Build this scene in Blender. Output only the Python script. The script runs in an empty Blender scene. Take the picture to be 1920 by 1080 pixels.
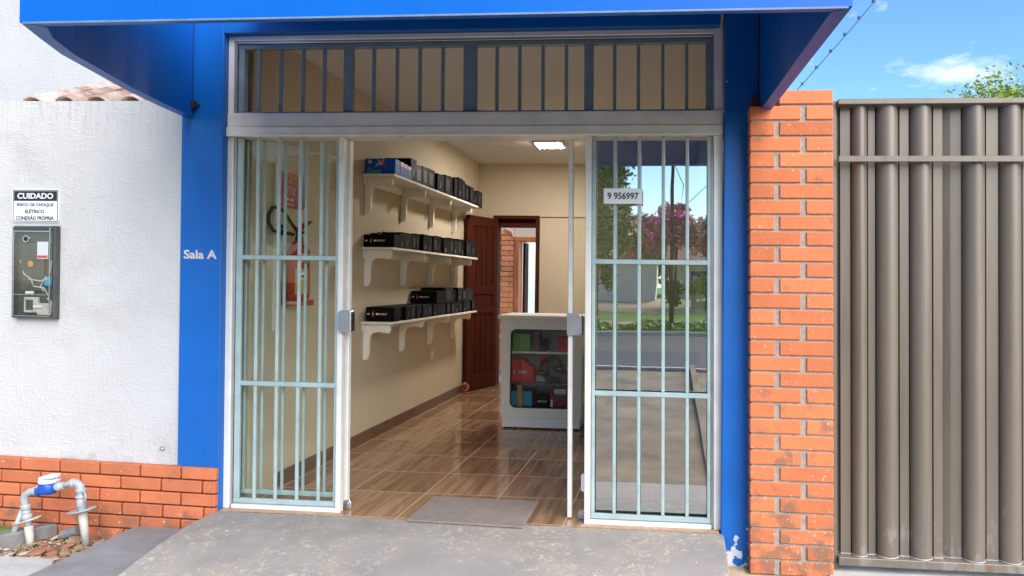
import bpy, bmesh, math, random
from mathutils import Vector, Matrix
random.seed(7)
SC = bpy.context.scene
COL = SC.collection
R = math.radians

# ------------------------------------------------------------------ camera
cam = bpy.data.cameras.new('camera'); co = bpy.data.objects.new('camera', cam); COL.objects.link(co)
cam.sensor_width = 36; cam.lens = 36*1345.1/1920
cam.shift_x = -(1146.55-960)/1920; cam.shift_y = -(540-531.4)/1920
cam.clip_start = .05; cam.clip_end = 2000
def cam_axes(yaw=.089, pit=-.002, rol=.0147):
    c, s = math.cos(yaw), math.sin(yaw); r = Vector((c, s, 0)); f = Vector((-s, c, 0)); u = Vector((0, 0, 1))
    c, s = math.cos(pit), math.sin(pit); f, u = f*c+u*s, u*c-f*s
    c, s = math.cos(rol), math.sin(rol); r, u = r*c+u*s, u*c-r*s
    return r, u, f
r_, u_, f_ = cam_axes()
m = Matrix((r_, u_, -f_)).transposed().to_4x4(); m.translation = Vector((1.1755, -3.95, 1.3436))
co.matrix_world = m
SC.camera = co

# ------------------------------------------------------------------ world and sun
SUN_EL, SUN_ROT = R(40), R(140)           # veiled sun, high in front of the shop
w = bpy.data.worlds.new('World'); SC.world = w; w.use_nodes = True
nt = w.node_tree; N = nt.nodes; L = nt.links; N.clear()
out = N.new('ShaderNodeOutputWorld'); bg = N.new('ShaderNodeBackground'); bg.inputs[1].default_value = .10
sky = N.new('ShaderNodeTexSky'); sky.sky_type = 'NISHITA'; sky.sun_disc = False
sky.sun_elevation = SUN_EL; sky.sun_rotation = SUN_ROT; sky.air_density = 1.0; sky.dust_density = .3; sky.ozone_density = 3.0
hs = N.new('ShaderNodeHueSaturation'); hs.inputs['Saturation'].default_value = 1.2; hs.inputs['Value'].default_value = 1.5
tc = N.new('ShaderNodeTexCoord'); mp = N.new('ShaderNodeMapping'); mp.inputs['Scale'].default_value = (1, 1, 2.6)
no = N.new('ShaderNodeTexNoise'); no.inputs['Scale'].default_value = 9.5; no.inputs['Detail'].default_value = 9; no.inputs['Roughness'].default_value = .58
no.inputs['Distortion'].default_value = .25
ra = N.new('ShaderNodeValToRGB'); ra.color_ramp.elements[0].position = .53; ra.color_ramp.elements[1].position = .76
mx = N.new('ShaderNodeMixRGB'); mx.inputs[2].default_value = (7, 7.4, 7.9, 1)
L.new(tc.outputs['Generated'], mp.inputs[0]); L.new(mp.outputs[0], no.inputs[0]); L.new(no.outputs[0], ra.inputs[0])
L.new(sky.outputs[0], hs.inputs['Color']); L.new(hs.outputs[0], mx.inputs[1])
# one bank of fair-weather cloud low over the gate
cd = Vector((24.5, 64, 18.2)).normalized()
vd = N.new('ShaderNodeVectorMath'); vd.operation = 'SUBTRACT'; vd.inputs[1].default_value = cd
sc_ = N.new('ShaderNodeVectorMath'); sc_.operation = 'MULTIPLY'; sc_.inputs[1].default_value = (6.5, 6.5, 24)
ln = N.new('ShaderNodeVectorMath'); ln.operation = 'LENGTH'
mr = N.new('ShaderNodeMapRange'); mr.inputs[1].default_value = 0; mr.inputs[2].default_value = 1; mr.inputs[3].default_value = .175; mr.inputs[4].default_value = -.1
ad = N.new('ShaderNodeMath'); ad.operation = 'ADD'
L.new(tc.outputs['Generated'], vd.inputs[0]); L.new(vd.outputs[0], sc_.inputs[0]); L.new(sc_.outputs[0], ln.inputs[0]); L.new(ln.outputs['Value'], mr.inputs[0])
L.new(no.outputs[0], ad.inputs[0]); L.new(mr.outputs[0], ad.inputs[1]); L.new(ad.outputs[0], ra.inputs[0])
L.new(ra.outputs[0], mx.inputs[0]); L.new(mx.outputs[0], bg.inputs[0]); L.new(bg.outputs[0], out.inputs[0])
sl = bpy.data.lights.new('sun', 'SUN'); sl.energy = 3.9; sl.angle = R(65); sl.color = (1, .93, .84)
so = bpy.data.objects.new('sun', sl); COL.objects.link(so)
sd = Vector((math.sin(SUN_ROT)*math.cos(SUN_EL), math.cos(SUN_ROT)*math.cos(SUN_EL), math.sin(SUN_EL)))
so.rotation_euler = sd.to_track_quat('Z', 'Y').to_euler(); so.location = (0, 0, 30)
SC.view_settings.view_transform = 'Standard'; SC.view_settings.look = 'None'; SC.view_settings.gamma = 1
SC.view_settings.exposure = .86
SC.cycles.max_bounces = 10; SC.cycles.transparent_max_bounces = 16; SC.cycles.glossy_bounces = 5; SC.cycles.diffuse_bounces = 5
SC.cycles.sample_clamp_indirect = 8; SC.cycles.caustics_reflective = False; SC.cycles.caustics_refractive = False
SC.cycles.use_denoising = True

# ------------------------------------------------------------------ materials
def mat(name, col, rough=.6, metal=0, var=0., vscale=3, bump=0., bscale=40, spec=.5, stretch=(1, 1, 1), col2=None, coat=0., bdetail=6, island=0.):
    m = bpy.data.materials.new(name); m.use_nodes = True; t = m.node_tree; n = t.nodes; l = t.links
    b = n['Principled BSDF']; b.inputs['Roughness'].default_value = rough; b.inputs['Metallic'].default_value = metal
    b.inputs['Specular IOR Level'].default_value = spec; b.inputs['Coat Weight'].default_value = coat
    c = (*col, 1); b.inputs['Base Color'].default_value = c
    if var or bump or island:
        tc = n.new('ShaderNodeTexCoord'); mp = n.new('ShaderNodeMapping'); mp.inputs['Scale'].default_value = stretch
        l.new(tc.outputs['Object'], mp.inputs[0])
    src = None
    if var:
        no = n.new('ShaderNodeTexNoise'); no.inputs['Scale'].default_value = vscale; no.inputs['Detail'].default_value = 8; no.inputs['Roughness'].default_value = .62
        l.new(mp.outputs[0], no.inputs[0])
        rp = n.new('ShaderNodeValToRGB'); rp.color_ramp.elements[0].position = .32; rp.color_ramp.elements[1].position = .68
        c2 = col2 or tuple(x*(1-var) for x in col)
        rp.color_ramp.elements[0].color = (*c2, 1); rp.color_ramp.elements[1].color = (*[min(1, x*(1+var*.35)) for x in col], 1)
        l.new(no.outputs[0], rp.inputs[0]); src = rp.outputs[0]
        rr = n.new('ShaderNodeMapRange'); rr.inputs[3].default_value = max(0, rough-.1); rr.inputs[4].default_value = min(1, rough+.12)
        l.new(no.outputs[0], rr.inputs[0]); l.new(rr.outputs[0], b.inputs['Roughness'])
    if island:
        g = n.new('ShaderNodeNewGeometry'); hv = n.new('ShaderNodeHueSaturation')
        q = n.new('ShaderNodeMapRange'); q.inputs[3].default_value = 1-island; q.inputs[4].default_value = 1+island*.6
        l.new(g.outputs['Random Per Island'], q.inputs[0]); l.new(q.outputs[0], hv.inputs['Value'])
        if src: l.new(src, hv.inputs['Color'])
        else: hv.inputs['Color'].default_value = c
        src = hv.outputs[0]
    if src: l.new(src, b.inputs['Base Color'])
    if bump:
        nb = n.new('ShaderNodeTexNoise'); nb.inputs['Scale'].default_value = bscale; nb.inputs['Detail'].default_value = bdetail
        l.new(mp.outputs[0], nb.inputs[0]); bp = n.new('ShaderNodeBump'); bp.inputs['Strength'].default_value = bump; bp.inputs['Distance'].default_value = .01
        l.new(nb.outputs[0], bp.inputs['Height']); l.new(bp.outputs[0], b.inputs['Normal'])
    return m
def nodes(m): return m.node_tree.nodes, m.node_tree.links, m.node_tree.nodes['Principled BSDF']
M = {}
M['blue'] = mat('blue_paint', (.0, .118, .47), .42, var=.12, vscale=2.2, bump=.08, bscale=60)
M['blue_acm'] = mat('blue_panel', (.0, .115, .5), .38, spec=.3, var=.06, vscale=1.2)
M['teal'] = mat('pale_teal_enamel', (.38, .49, .485), .38, var=.18, vscale=9)
M['teal_shaded'] = mat('shaded_teal_enamel', (.19, .26, .29), .45, var=.2, vscale=9)  # same paint as the door grilles, with the awning's shade put into its colour
M['alu'] = mat('white_aluminium', (.82, .79, .74), .3, metal=.1, var=.12, vscale=7)
M['alu_grey'] = mat('satin_aluminium', (.5, .5, .52), .3, metal=.8, var=.1, vscale=9)
M['cream'] = mat('cream_paint', (.88, .83, .74), .5, var=.06, vscale=3)
M['wall_in'] = mat('beige_wall_paint', (.60, .50, .355), .75, var=.06, vscale=1.5, bump=.05, bscale=90)
M['ceil'] = mat('ceiling_paint', (.74, .73, .72), .8, var=.03)
M['grout'] = mat('grey_mortar', (.36, .33, .29), .9, var=.3, vscale=30, bump=.4, bscale=120)
M['wood'] = mat('red_brown_wood', (.085, .016, .006), .62, var=.5, vscale=5, stretch=(9, 9, .8), spec=.12)
M['wood_l'] = mat('orange_wood', (.6, .2, .07), .5, var=.4, vscale=5, stretch=(9, 9, .8))
M['black'] = mat('black_card', (.003, .0035, .005), .55, spec=.12, var=.3, vscale=14, island=0)
M['navy'] = mat('navy_card', (.004, .006, .012), .5, spec=.15, var=.3, vscale=10)
M['blue_card'] = mat('blue_card', (.003, .11, .62), .5, spec=.2, var=.1)
M['white'] = mat('white_ink', (.8, .8, .8), .5, var=.03)
M['pink'] = mat('pale_pink_card', (.75, .5, .58), .5, var=.1)
M['red'] = mat('red_gloss', (.42, .003, .003), .5, var=.1, spec=.3)
M['red_card'] = mat('red_card', (.7, .012, .025), .45, spec=.3, var=.12, vscale=5)
M['dkred'] = mat('wine_card', (.2, .015, .04), .4, var=.2)
M['yellow'] = mat('yellow_ink', (.6, .32, .01), .45, var=.1)
M['orange_ink'] = mat('orange_ink', (.75, .22, .08), .5, var=.1)
M['rubber'] = mat('black_rubber', (.015, .015, .016), .5, var=.2, bump=.1)
M['cyan_card'] = mat('cyan_card', (.03, .35, .55), .4, var=.1)
M['copper'] = mat('copper_card', (.55, .2, .12), .4, var=.1)
M['ink'] = mat('dark_ink', (.015, .016, .02), .5, var=.05)
M['signw'] = mat('sign_white', (.78, .79, .82), .35, var=.04)
M['pvc'] = mat('grey_pvc', (.40, .42, .44), .38, var=.16, vscale=14, bump=.05)
M['pvc_old'] = mat('weathered_pvc', (.55, .53, .46), .5, var=.3, vscale=18, bump=.1)
M['meter_blue'] = mat('blue_plastic', (.01, .08, .42), .35, var=.1)
M['mat_'] = mat('taupe_rubber_mat', (.27, .22, .19), .85, var=.22, vscale=26, bump=.5, bscale=160)
M['box_grey'] = mat('dark_grey_metal', (.1, .1, .1), .45, metal=.3, var=.35, vscale=8)
M['box_in'] = mat('grey_plate', (.07, .08, .08), .5, var=.3, vscale=5)
M['counter'] = mat('grey_white_lacquer', (.84, .81, .72), .38, var=.06, vscale=4)
M['counter_b'] = mat('off_white_lacquer', (.86, .86, .84), .4, var=.06, vscale=4)
M['green_glass'] = mat('green_edge', (.02, .2, .13), .15, var=.1)
M['dkgreen'] = mat('dark_green_plastic', (.012, .04, .022), .15, coat=.6)
M['rust'] = mat('bracket_brown', (.12, .03, .02), .6, var=.4, vscale=20)
M['duct'] = mat('white_duct', (.66, .62, .54), .5, var=.05)
M['concrete'] = mat('pale_concrete', (.5, .48, .45), .85, var=.25, vscale=7, bump=.25, bscale=50)
M['conc_dk'] = mat('grey_concrete', (.24, .23, .22), .85, var=.35, vscale=9, bump=.4, bscale=50)
M['asphalt'] = mat('asphalt', (.07, .07, .075), .85, var=.3, vscale=1.5, bump=.3, bscale=90)
M['tan'] = mat('tan_sidewalk', (.27, .21, .135), .9, var=.5, vscale=1.6, bump=.3, bscale=30)
M['soil'] = mat('brown_soil', (.2, .125, .06), .95, var=.5, vscale=14, bump=.9, bscale=55)
M['grass'] = mat('grass', (.15, .27, .04), .9, var=.5, vscale=4, bump=.8, bscale=60)
M['sand'] = mat('sandy_path', (.42, .33, .22), .95, var=.3, vscale=3, bump=.3)
M['trunk'] = mat('bark', (.11, .08, .055), .9, var=.4, vscale=14, bump=.6, stretch=(1, 1, .3))
M['leaf_d'] = mat('dark_leaves', (.1, .2, .04), .5, island=.55)
M['leaf_m'] = mat('mid_leaves', (.2, .36, .07), .5, island=.5)
M['leaf_l'] = mat('lime_leaves', (.3, .38, .04), .5, island=.45)
M['leaf_y'] = mat('yellow_green_leaves', (.3, .4, .03), .5, island=.4)
M['leaf_p'] = mat('pink_blossom', (.95, .2, .5), .6, island=.45)
M['house'] = mat('house_render', (.62, .58, .5), .85, var=.15, vscale=1)
M['house_w'] = mat('pale_grey_render', (.72, .78, .82), .85, var=.12, vscale=1)
M['roof_far'] = mat('roof_tile_far', (.3, .17, .11), .85, var=.4, vscale=5, bump=.5)
M['pole'] = mat('weathered_pole', (.06, .05, .045), .85, var=.3)
M['wire'] = mat('wire', (.06, .07, .09), .5, metal=.5)
M['far_wall'] = mat('pale_green_wall', (.8, .88, .84), .85, var=.08)
M['knot'] = mat('orange_cord', (.5, .17, .06), .7, var=.2)
M['steel'] = mat('brushed_steel', (.55, .56, .58), .25, metal=.9, var=.1, vscale=12)
for k in range(3):
    M['stone%d' % k] = mat('pebble_%s' % ('tan', 'terracotta', 'pale')[k], [(.36, .25, .15), (.38, .17, .1), (.52, .49, .42)][k], .8, var=.3, vscale=18, bump=.3, bscale=70, stretch=(1, 1, 1))

# rough-cast white render, with trowel scratches
def render_wall(name, col):
    m = mat(name, col, .85, var=.07, vscale=2.4); n, l, b = nodes(m)
    tc = n.new('ShaderNodeTexCoord'); hs = []
    for (sc, st, rot) in ((34, (1, 1, .3), .5), (52, (.28, 1, 1), -.4), (110, (1, 1, 1), 0)):
        mp = n.new('ShaderNodeMapping'); mp.inputs['Scale'].default_value = st; mp.inputs['Rotation'].default_value = (0, rot, 0)
        no = n.new('ShaderNodeTexNoise'); no.inputs['Scale'].default_value = sc; no.inputs['Detail'].default_value = 3; no.inputs['Distortion'].default_value = 1.6
        rp = n.new('ShaderNodeValToRGB'); rp.color_ramp.elements[0].position = .5; rp.color_ramp.elements[1].position = .68
        l.new(tc.outputs['Object'], mp.inputs[0]); l.new(mp.outputs[0], no.inputs[0]); l.new(no.outputs[0], rp.inputs[0]); hs.append(rp.outputs[0])
    a = n.new('ShaderNodeMath'); a.operation = 'ADD'; l.new(hs[0], a.inputs[0]); l.new(hs[1], a.inputs[1])
    c = n.new('ShaderNodeMath'); c.operation = 'MULTIPLY_ADD'; c.inputs[1].default_value = .35; l.new(hs[2], c.inputs[0]); l.new(a.outputs[0], c.inputs[2])
    bp = n.new('ShaderNodeBump'); bp.inputs['Strength'].default_value = .34; bp.inputs['Distance'].default_value = .005
    l.new(c.outputs[0], bp.inputs['Height']); l.new(bp.outputs[0], b.inputs['Normal'])
    return m
M['render'] = render_wall('white_textured_render', (.58, .57, .555))
M['render2'] = render_wall('white_smooth_render', (.51, .505, .51))
# grimy streaks just under the coping of the boundary wall: real dirt
def streaks(m, z0, z1):
    n, l, b = nodes(m); src = b.inputs['Base Color'].links[0].from_socket
    g = n.new('ShaderNodeNewGeometry'); s = n.new('ShaderNodeSeparateXYZ'); l.new(g.outputs['Position'], s.inputs[0])
    mp = n.new('ShaderNodeMapping'); mp.inputs['Scale'].default_value = (38, 1, 2.2); l.new(g.outputs['Position'], mp.inputs[0])
    no = n.new('ShaderNodeTexNoise'); no.inputs['Scale'].default_value = 1; no.inputs['Detail'].default_value = 4; l.new(mp.outputs[0], no.inputs[0])
    r1 = n.new('ShaderNodeMapRange'); r1.inputs[1].default_value = z0; r1.inputs[2].default_value = z1; l.new(s.outputs[2], r1.inputs[0])
    r2 = n.new('ShaderNodeMapRange'); r2.inputs[1].default_value = .5; r2.inputs[2].default_value = .7; l.new(no.outputs[0], r2.inputs[0])
    p = n.new('ShaderNodeMath'); p.operation = 'MULTIPLY'; l.new(r1.outputs[0], p.inputs[0]); l.new(r2.outputs[0], p.inputs[1])
    x = n.new('ShaderNodeMixRGB'); x.inputs[2].default_value = (.42, .41, .38, 1); l.new(p.outputs[0], x.inputs[0]); l.new(src, x.inputs[1]); l.new(x.outputs[0], b.inputs['Base Color'])
streaks(M['render'], 2.1, 2.4)

def brick_mat(name, col, dirt_z=None):
    m = mat(name, col, .78, var=.16, vscale=7, bump=.22, bscale=70, island=.2); n, l, b = nodes(m)
    src = b.inputs['Base Color'].links[0].from_socket
    g = n.new('ShaderNodeNewGeometry')
    # soot, lichen and lime marks towards the ground, in blotches
    no = n.new('ShaderNodeTexNoise'); no.inputs['Scale'].default_value = 11; no.inputs['Detail'].default_value = 9; l.new(g.outputs['Position'], no.inputs[0])
    s = n.new('ShaderNodeSeparateXYZ'); l.new(g.outputs['Position'], s.inputs[0])
    r1 = n.new('ShaderNodeMapRange'); r1.inputs[1].default_value = dirt_z or .1; r1.inputs[2].default_value = -.15; r1.inputs[3].default_value = 0; r1.inputs[4].default_value = .16; l.new(s.outputs[2], r1.inputs[0])
    a = n.new('ShaderNodeMath'); a.operation = 'ADD'; l.new(no.outputs[0], a.inputs[0]); l.new(r1.outputs[0], a.inputs[1])
    r2 = n.new('ShaderNodeMapRange'); r2.inputs[1].default_value = .62; r2.inputs[2].default_value = .74; r2.inputs[4].default_value = .75; l.new(a.outputs[0], r2.inputs[0])
    x = n.new('ShaderNodeMixRGB'); x.inputs[2].default_value = (.22, .12, .075, 1); l.new(r2.outputs[0], x.inputs[0]); l.new(src, x.inputs[1])
    v = n.new('ShaderNodeTexNoise'); v.inputs['Scale'].default_value = 55; v.inputs['Detail'].default_value = 3; l.new(g.outputs['Position'], v.inputs[0])
    a2 = n.new('ShaderNodeMath'); a2.operation = 'MULTIPLY_ADD'; a2.inputs[1].default_value = .35; l.new(r1.outputs[0], a2.inputs[0]); l.new(v.outputs[0], a2.inputs[2])
    r3 = n.new('ShaderNodeMapRange'); r3.inputs[1].default_value = .69; r3.inputs[2].default_value = .73; r3.inputs[4].default_value = .7; l.new(a2.outputs[0], r3.inputs[0])
    y = n.new('ShaderNodeMixRGB'); y.inputs[2].default_value = (.66, .5, .4, 1); l.new(r3.outputs[0], y.inputs[0]); l.new(x.outputs[0], y.inputs[1]); l.new(y.outputs[0], b.inputs['Base Color'])
    return m
M['brick'] = brick_mat('orange_brick', (.64, .18, .068), 1.0)
M['brick2'] = brick_mat('base_brick', (.6, .175, .072), .1)
M['brick3'] = brick_mat('corridor_brick', (.92, .36, .17), .1)

# run-off streaks, dust and scuffs with a shape of their own
def weather(m, col, lo, hi, amt, scale=(30, 30, 1.6), base=None, sc=1):
    n, l, b = nodes(m); i = b.inputs['Base Color']; g = n.new('ShaderNodeNewGeometry')
    mp = n.new('ShaderNodeMapping'); mp.inputs['Scale'].default_value = scale; l.new(g.outputs['Position'], mp.inputs[0])
    no = n.new('ShaderNodeTexNoise'); no.inputs['Scale'].default_value = sc; no.inputs['Detail'].default_value = 6; no.inputs['Roughness'].default_value = .6; l.new(mp.outputs[0], no.inputs[0]); v = no.outputs[0]
    if base:
        s_ = n.new('ShaderNodeSeparateXYZ'); l.new(g.outputs['Position'], s_.inputs[0]); q = n.new('ShaderNodeMapRange')
        q.inputs[1].default_value = base[0]; q.inputs[2].default_value = base[1]; q.inputs[3].default_value = -.1; q.inputs[4].default_value = .12; l.new(s_.outputs[2], q.inputs[0])
        a = n.new('ShaderNodeMath'); a.operation = 'ADD'; l.new(v, a.inputs[0]); l.new(q.outputs[0], a.inputs[1]); v = a.outputs[0]
    r_ = n.new('ShaderNodeMapRange'); r_.inputs[1].default_value = lo; r_.inputs[2].default_value = hi; r_.inputs[4].default_value = amt; l.new(v, r_.inputs[0])
    x = n.new('ShaderNodeMixRGB'); x.inputs[2].default_value = (*col, 1); l.new(r_.outputs[0], x.inputs[0])
    if i.links: l.new(i.links[0].from_socket, x.inputs[1])
    else: x.inputs[1].default_value = i.default_value
    l.new(x.outputs[0], i)
weather(M['blue'], (.01, .13, .42), .5, .75, .4, (4, 4, 1.2)); weather(M['blue'], (.25, .22, .2), .66, .74, .5, (9, 9, 9), (.5, -.1))
weather(M['blue_acm'], (.01, .14, .5), .5, .8, .4, (3, 3, 1.5))
weather(M['render'], (.36, .33, .29), .56, .78, .45, (1.6, 1.6, 2.2)); weather(M['render'], (.3, .24, .18), .62, .8, .55, (7, 7, 7), (.55, .2)); weather(M['render2'], (.4, .4, .42), .55, .8, .4, (1.2, 1.2, 2.2))
# sheet-metal gate
M['gate'] = mat('taupe_enamel', (.19, .155, .122), .36, metal=.15, var=.14, vscale=1.4, bump=.05, bscale=9, stretch=(2, 2, .3))
weather(M['gate'], (.09, .07, .055), .54, .72, .5, (14, 14, .7)); weather(M['gate'], (.3, .27, .23), .62, .72, .5, (20, 20, 8), (.35, -.1)); weather(M['gate'], (.22, .09, .035), .7, .76, .6, (30, 30, 14), (.1, -.1))
M['weld'] = mat('weld_seam', (.45, .42, .4), .5, var=.3, vscale=40)
# worn grey floor paint on the ramp, with pale curly scuffs and bare patches
def ramp_mat():
    m = mat('worn_grey_floor_paint', (.30, .275, .25), .66, var=.18, vscale=3.0, bump=.12, bscale=60); n, l, b = nodes(m)
    src = b.inputs['Base Color'].links[0].from_socket
    g = n.new('ShaderNodeNewGeometry')
    big = n.new('ShaderNodeTexNoise'); big.inputs['Scale'].default_value = 2.6; big.inputs['Detail'].default_value = 5; big.inputs['Roughness'].default_value = .62; l.new(g.outputs['Position'], big.inputs[0])
    rb = n.new('ShaderNodeMapRange'); rb.inputs[1].default_value = .40; rb.inputs[2].default_value = .58; l.new(big.outputs[0], rb.inputs[0])
    # curls: thin iso-lines of a warped noise
    wv = n.new('ShaderNodeTexNoise'); wv.inputs['Scale'].default_value = 13; wv.inputs['Detail'].default_value = 4; wv.inputs['Distortion'].default_value = 1.7; l.new(g.outputs['Position'], wv.inputs[0])
    s1 = n.new('ShaderNodeMath'); s1.operation = 'SUBTRACT'; s1.inputs[1].default_value = .5; l.new(wv.outputs[0], s1.inputs[0])
    ab = n.new('ShaderNodeMath'); ab.operation = 'ABSOLUTE'; l.new(s1.outputs[0], ab.inputs[0])
    rl = n.new('ShaderNodeMapRange'); rl.inputs[1].default_value = .034; rl.inputs[2].default_value = .008; l.new(ab.outputs[0], rl.inputs[0])
    p = n.new('ShaderNodeMath'); p.operation = 'MULTIPLY'; l.new(rb.outputs[0], p.inputs[0]); l.new(rl.outputs[0], p.inputs[1])
    bk = n.new('ShaderNodeTexNoise'); bk.inputs['Scale'].default_value = 26; bk.inputs['Detail'].default_value = 3; l.new(g.outputs['Position'], bk.inputs[0])
    bq = n.new('ShaderNodeMapRange'); bq.inputs[1].default_value = .44; bq.inputs[2].default_value = .56; l.new(bk.outputs[0], bq.inputs[0])
    pb = n.new('ShaderNodeMath'); pb.operation = 'MULTIPLY'; l.new(p.outputs[0], pb.inputs[0]); l.new(bq.outputs[0], pb.inputs[1]); p = pb
    p2 = n.new('ShaderNodeMath'); p2.operation = 'MULTIPLY'; p2.inputs[1].default_value = .75; l.new(p.outputs[0], p2.inputs[0])
    tan = n.new('ShaderNodeMixRGB'); tan.inputs[2].default_value = (.36, .30, .235, 1)
    md = n.new('ShaderNodeTexNoise'); md.inputs['Scale'].default_value = 6; md.inputs['Detail'].default_value = 8; l.new(g.outputs['Position'], md.inputs[0])
    rm = n.new('ShaderNodeMapRange'); rm.inputs[1].default_value = .46; rm.inputs[2].default_value = .64; rm.inputs[4].default_value = .75; l.new(md.outputs[0], rm.inputs[0])
    pt = n.new('ShaderNodeMath'); pt.operation = 'MULTIPLY'; l.new(rm.outputs[0], pt.inputs[0]); l.new(rb.outputs[0], pt.inputs[1])
    l.new(pt.outputs[0], tan.inputs[0]); l.new(src, tan.inputs[1])
    x = n.new('ShaderNodeMixRGB'); x.inputs[2].default_value = (.58, .51, .41, 1); l.new(p2.outputs[0], x.inputs[0]); l.new(tan.outputs[0], x.inputs[1])
    # small chips down to pale concrete
    sp = n.new('ShaderNodeTexNoise'); sp.inputs['Scale'].default_value = 42; sp.inputs['Detail'].default_value = 2; l.new(g.outputs['Position'], sp.inputs[0])
    rs = n.new('ShaderNodeMapRange'); rs.inputs[1].default_value = .73; rs.inputs[2].default_value = .76; l.new(sp.outputs[0], rs.inputs[0])
    y = n.new('ShaderNodeMixRGB'); y.inputs[2].default_value = (.62, .58, .5, 1); l.new(rs.outputs[0], y.inputs[0]); l.new(x.outputs[0], y.inputs[1])
    l.new(y.outputs[0], b.inputs['Base Color'])
    return m
M['ramp'] = ramp_mat()
M['landing'] = mat('grey_painted_concrete', (.25, .246, .245), .65, var=.25, vscale=5, bump=.15, bscale=60)
# polished wood-look porcelain tiles
def tile_mat():
    m = bpy.data.materials.new('wood_look_porcelain'); m.use_nodes = True; n, l, b = nodes(m)
    g = n.new('ShaderNodeNewGeometry'); T = .4734; s = n.new('ShaderNodeSeparateXYZ'); l.new(g.outputs['Position'], s.inputs[0])
    def axis(o, off):
        a = n.new('ShaderNodeMath'); a.operation = 'SUBTRACT'; a.inputs[1].default_value = off; l.new(o, a.inputs[0])
        d = n.new('ShaderNodeMath'); d.operation = 'DIVIDE'; d.inputs[1].default_value = T; l.new(a.outputs[0], d.inputs[0])
        fl = n.new('ShaderNodeMath'); fl.operation = 'FLOOR'; l.new(d.outputs[0], fl.inputs[0])
        fr = n.new('ShaderNodeMath'); fr.operation = 'FRACT'; l.new(d.outputs[0], fr.inputs[0])
        c = n.new('ShaderNodeMath'); c.operation = 'PINGPONG'; c.inputs[1].default_value = .5; l.new(fr.outputs[0], c.inputs[0])
        return fl.outputs[0], c.outputs[0]
    fx, ex = axis(s.outputs[0], -.3676); fy, ey = axis(s.outputs[1], .4327-.4734*4)
    mn = n.new('ShaderNodeMath'); mn.operation = 'MINIMUM'; l.new(ex, mn.inputs[0]); l.new(ey, mn.inputs[1])
    gr = n.new('ShaderNodeMapRange'); gr.inputs[1].default_value = .0055; gr.inputs[2].default_value = .010; gr.inputs[3].default_value = 1; gr.inputs[4].default_value = 0; l.new(mn.outputs[0], gr.inputs[0])
    cb = n.new('ShaderNodeCombineXYZ'); l.new(fx, cb.inputs[0]); l.new(fy, cb.inputs[1])
    wn = n.new('ShaderNodeTexWhiteNoise'); wn.noise_dimensions = '2D'; l.new(cb.outputs[0], wn.inputs[0])
    sc = n.new('ShaderNodeVectorMath'); sc.operation = 'MULTIPLY_ADD'; sc.inputs[1].default_value = (26, 1.7, 1); l.new(g.outputs['Position'], sc.inputs[0])
    ws = n.new('ShaderNodeVectorMath'); ws.operation = 'SCALE'; ws.inputs['Scale'].default_value = 20; l.new(wn.outputs['Color'], ws.inputs[0]); l.new(ws.outputs[0], sc.inputs[2])
    no = n.new('ShaderNodeTexNoise'); no.inputs['Scale'].default_value = 1; no.inputs['Detail'].default_value = 8; no.inputs['Roughness'].default_value = .6; no.inputs['Distortion'].default_value = .5; l.new(sc.outputs[0], no.inputs[0])
    rp = n.new('ShaderNodeValToRGB'); e = rp.color_ramp.elements; e[0].position = .3; e[0].color = (.185, .095, .048, 1); e[1].position = .7; e[1].color = (.44, .27, .16, 1)
    l.new(no.outputs[0], rp.inputs[0])
    hv = n.new('ShaderNodeHueSaturation'); q = n.new('ShaderNodeMapRange'); q.inputs[3].default_value = .85; q.inputs[4].default_value = 1.15; l.new(wn.outputs['Value'], q.inputs[0]); l.new(q.outputs[0], hv.inputs['Value']); l.new(rp.outputs[0], hv.inputs['Color'])
    mx = n.new('ShaderNodeMixRGB'); mx.inputs[2].default_value = (.5, .36, .22, 1); l.new(gr.outputs[0], mx.inputs[0]); l.new(hv.outputs[0], mx.inputs[1]); l.new(mx.outputs[0], b.inputs['Base Color'])
    rr = n.new('ShaderNodeMapRange'); rr.inputs[3].default_value = .05; rr.inputs[4].default_value = .6; l.new(gr.outputs[0], rr.inputs[0]); l.new(rr.outputs[0], b.inputs['Roughness'])
    b.inputs['Specular IOR Level'].default_value = .6
    bn = n.new('ShaderNodeTexNoise'); bn.inputs['Scale'].default_value = 3; l.new(g.outputs['Position'], bn.inputs[0])
    bp = n.new('ShaderNodeBump'); bp.inputs['Strength'].default_value = .02; l.new(bn.outputs[0], bp.inputs['Height']); l.new(bp.outputs[0], b.inputs['Normal'])
    return m
M['tile'] = tile_mat()
M['skirt'] = mat('brown_skirting_tile', (.16, .08, .045), .3, var=.4, vscale=6, stretch=(1, 1, 4), island=.2)
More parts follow.
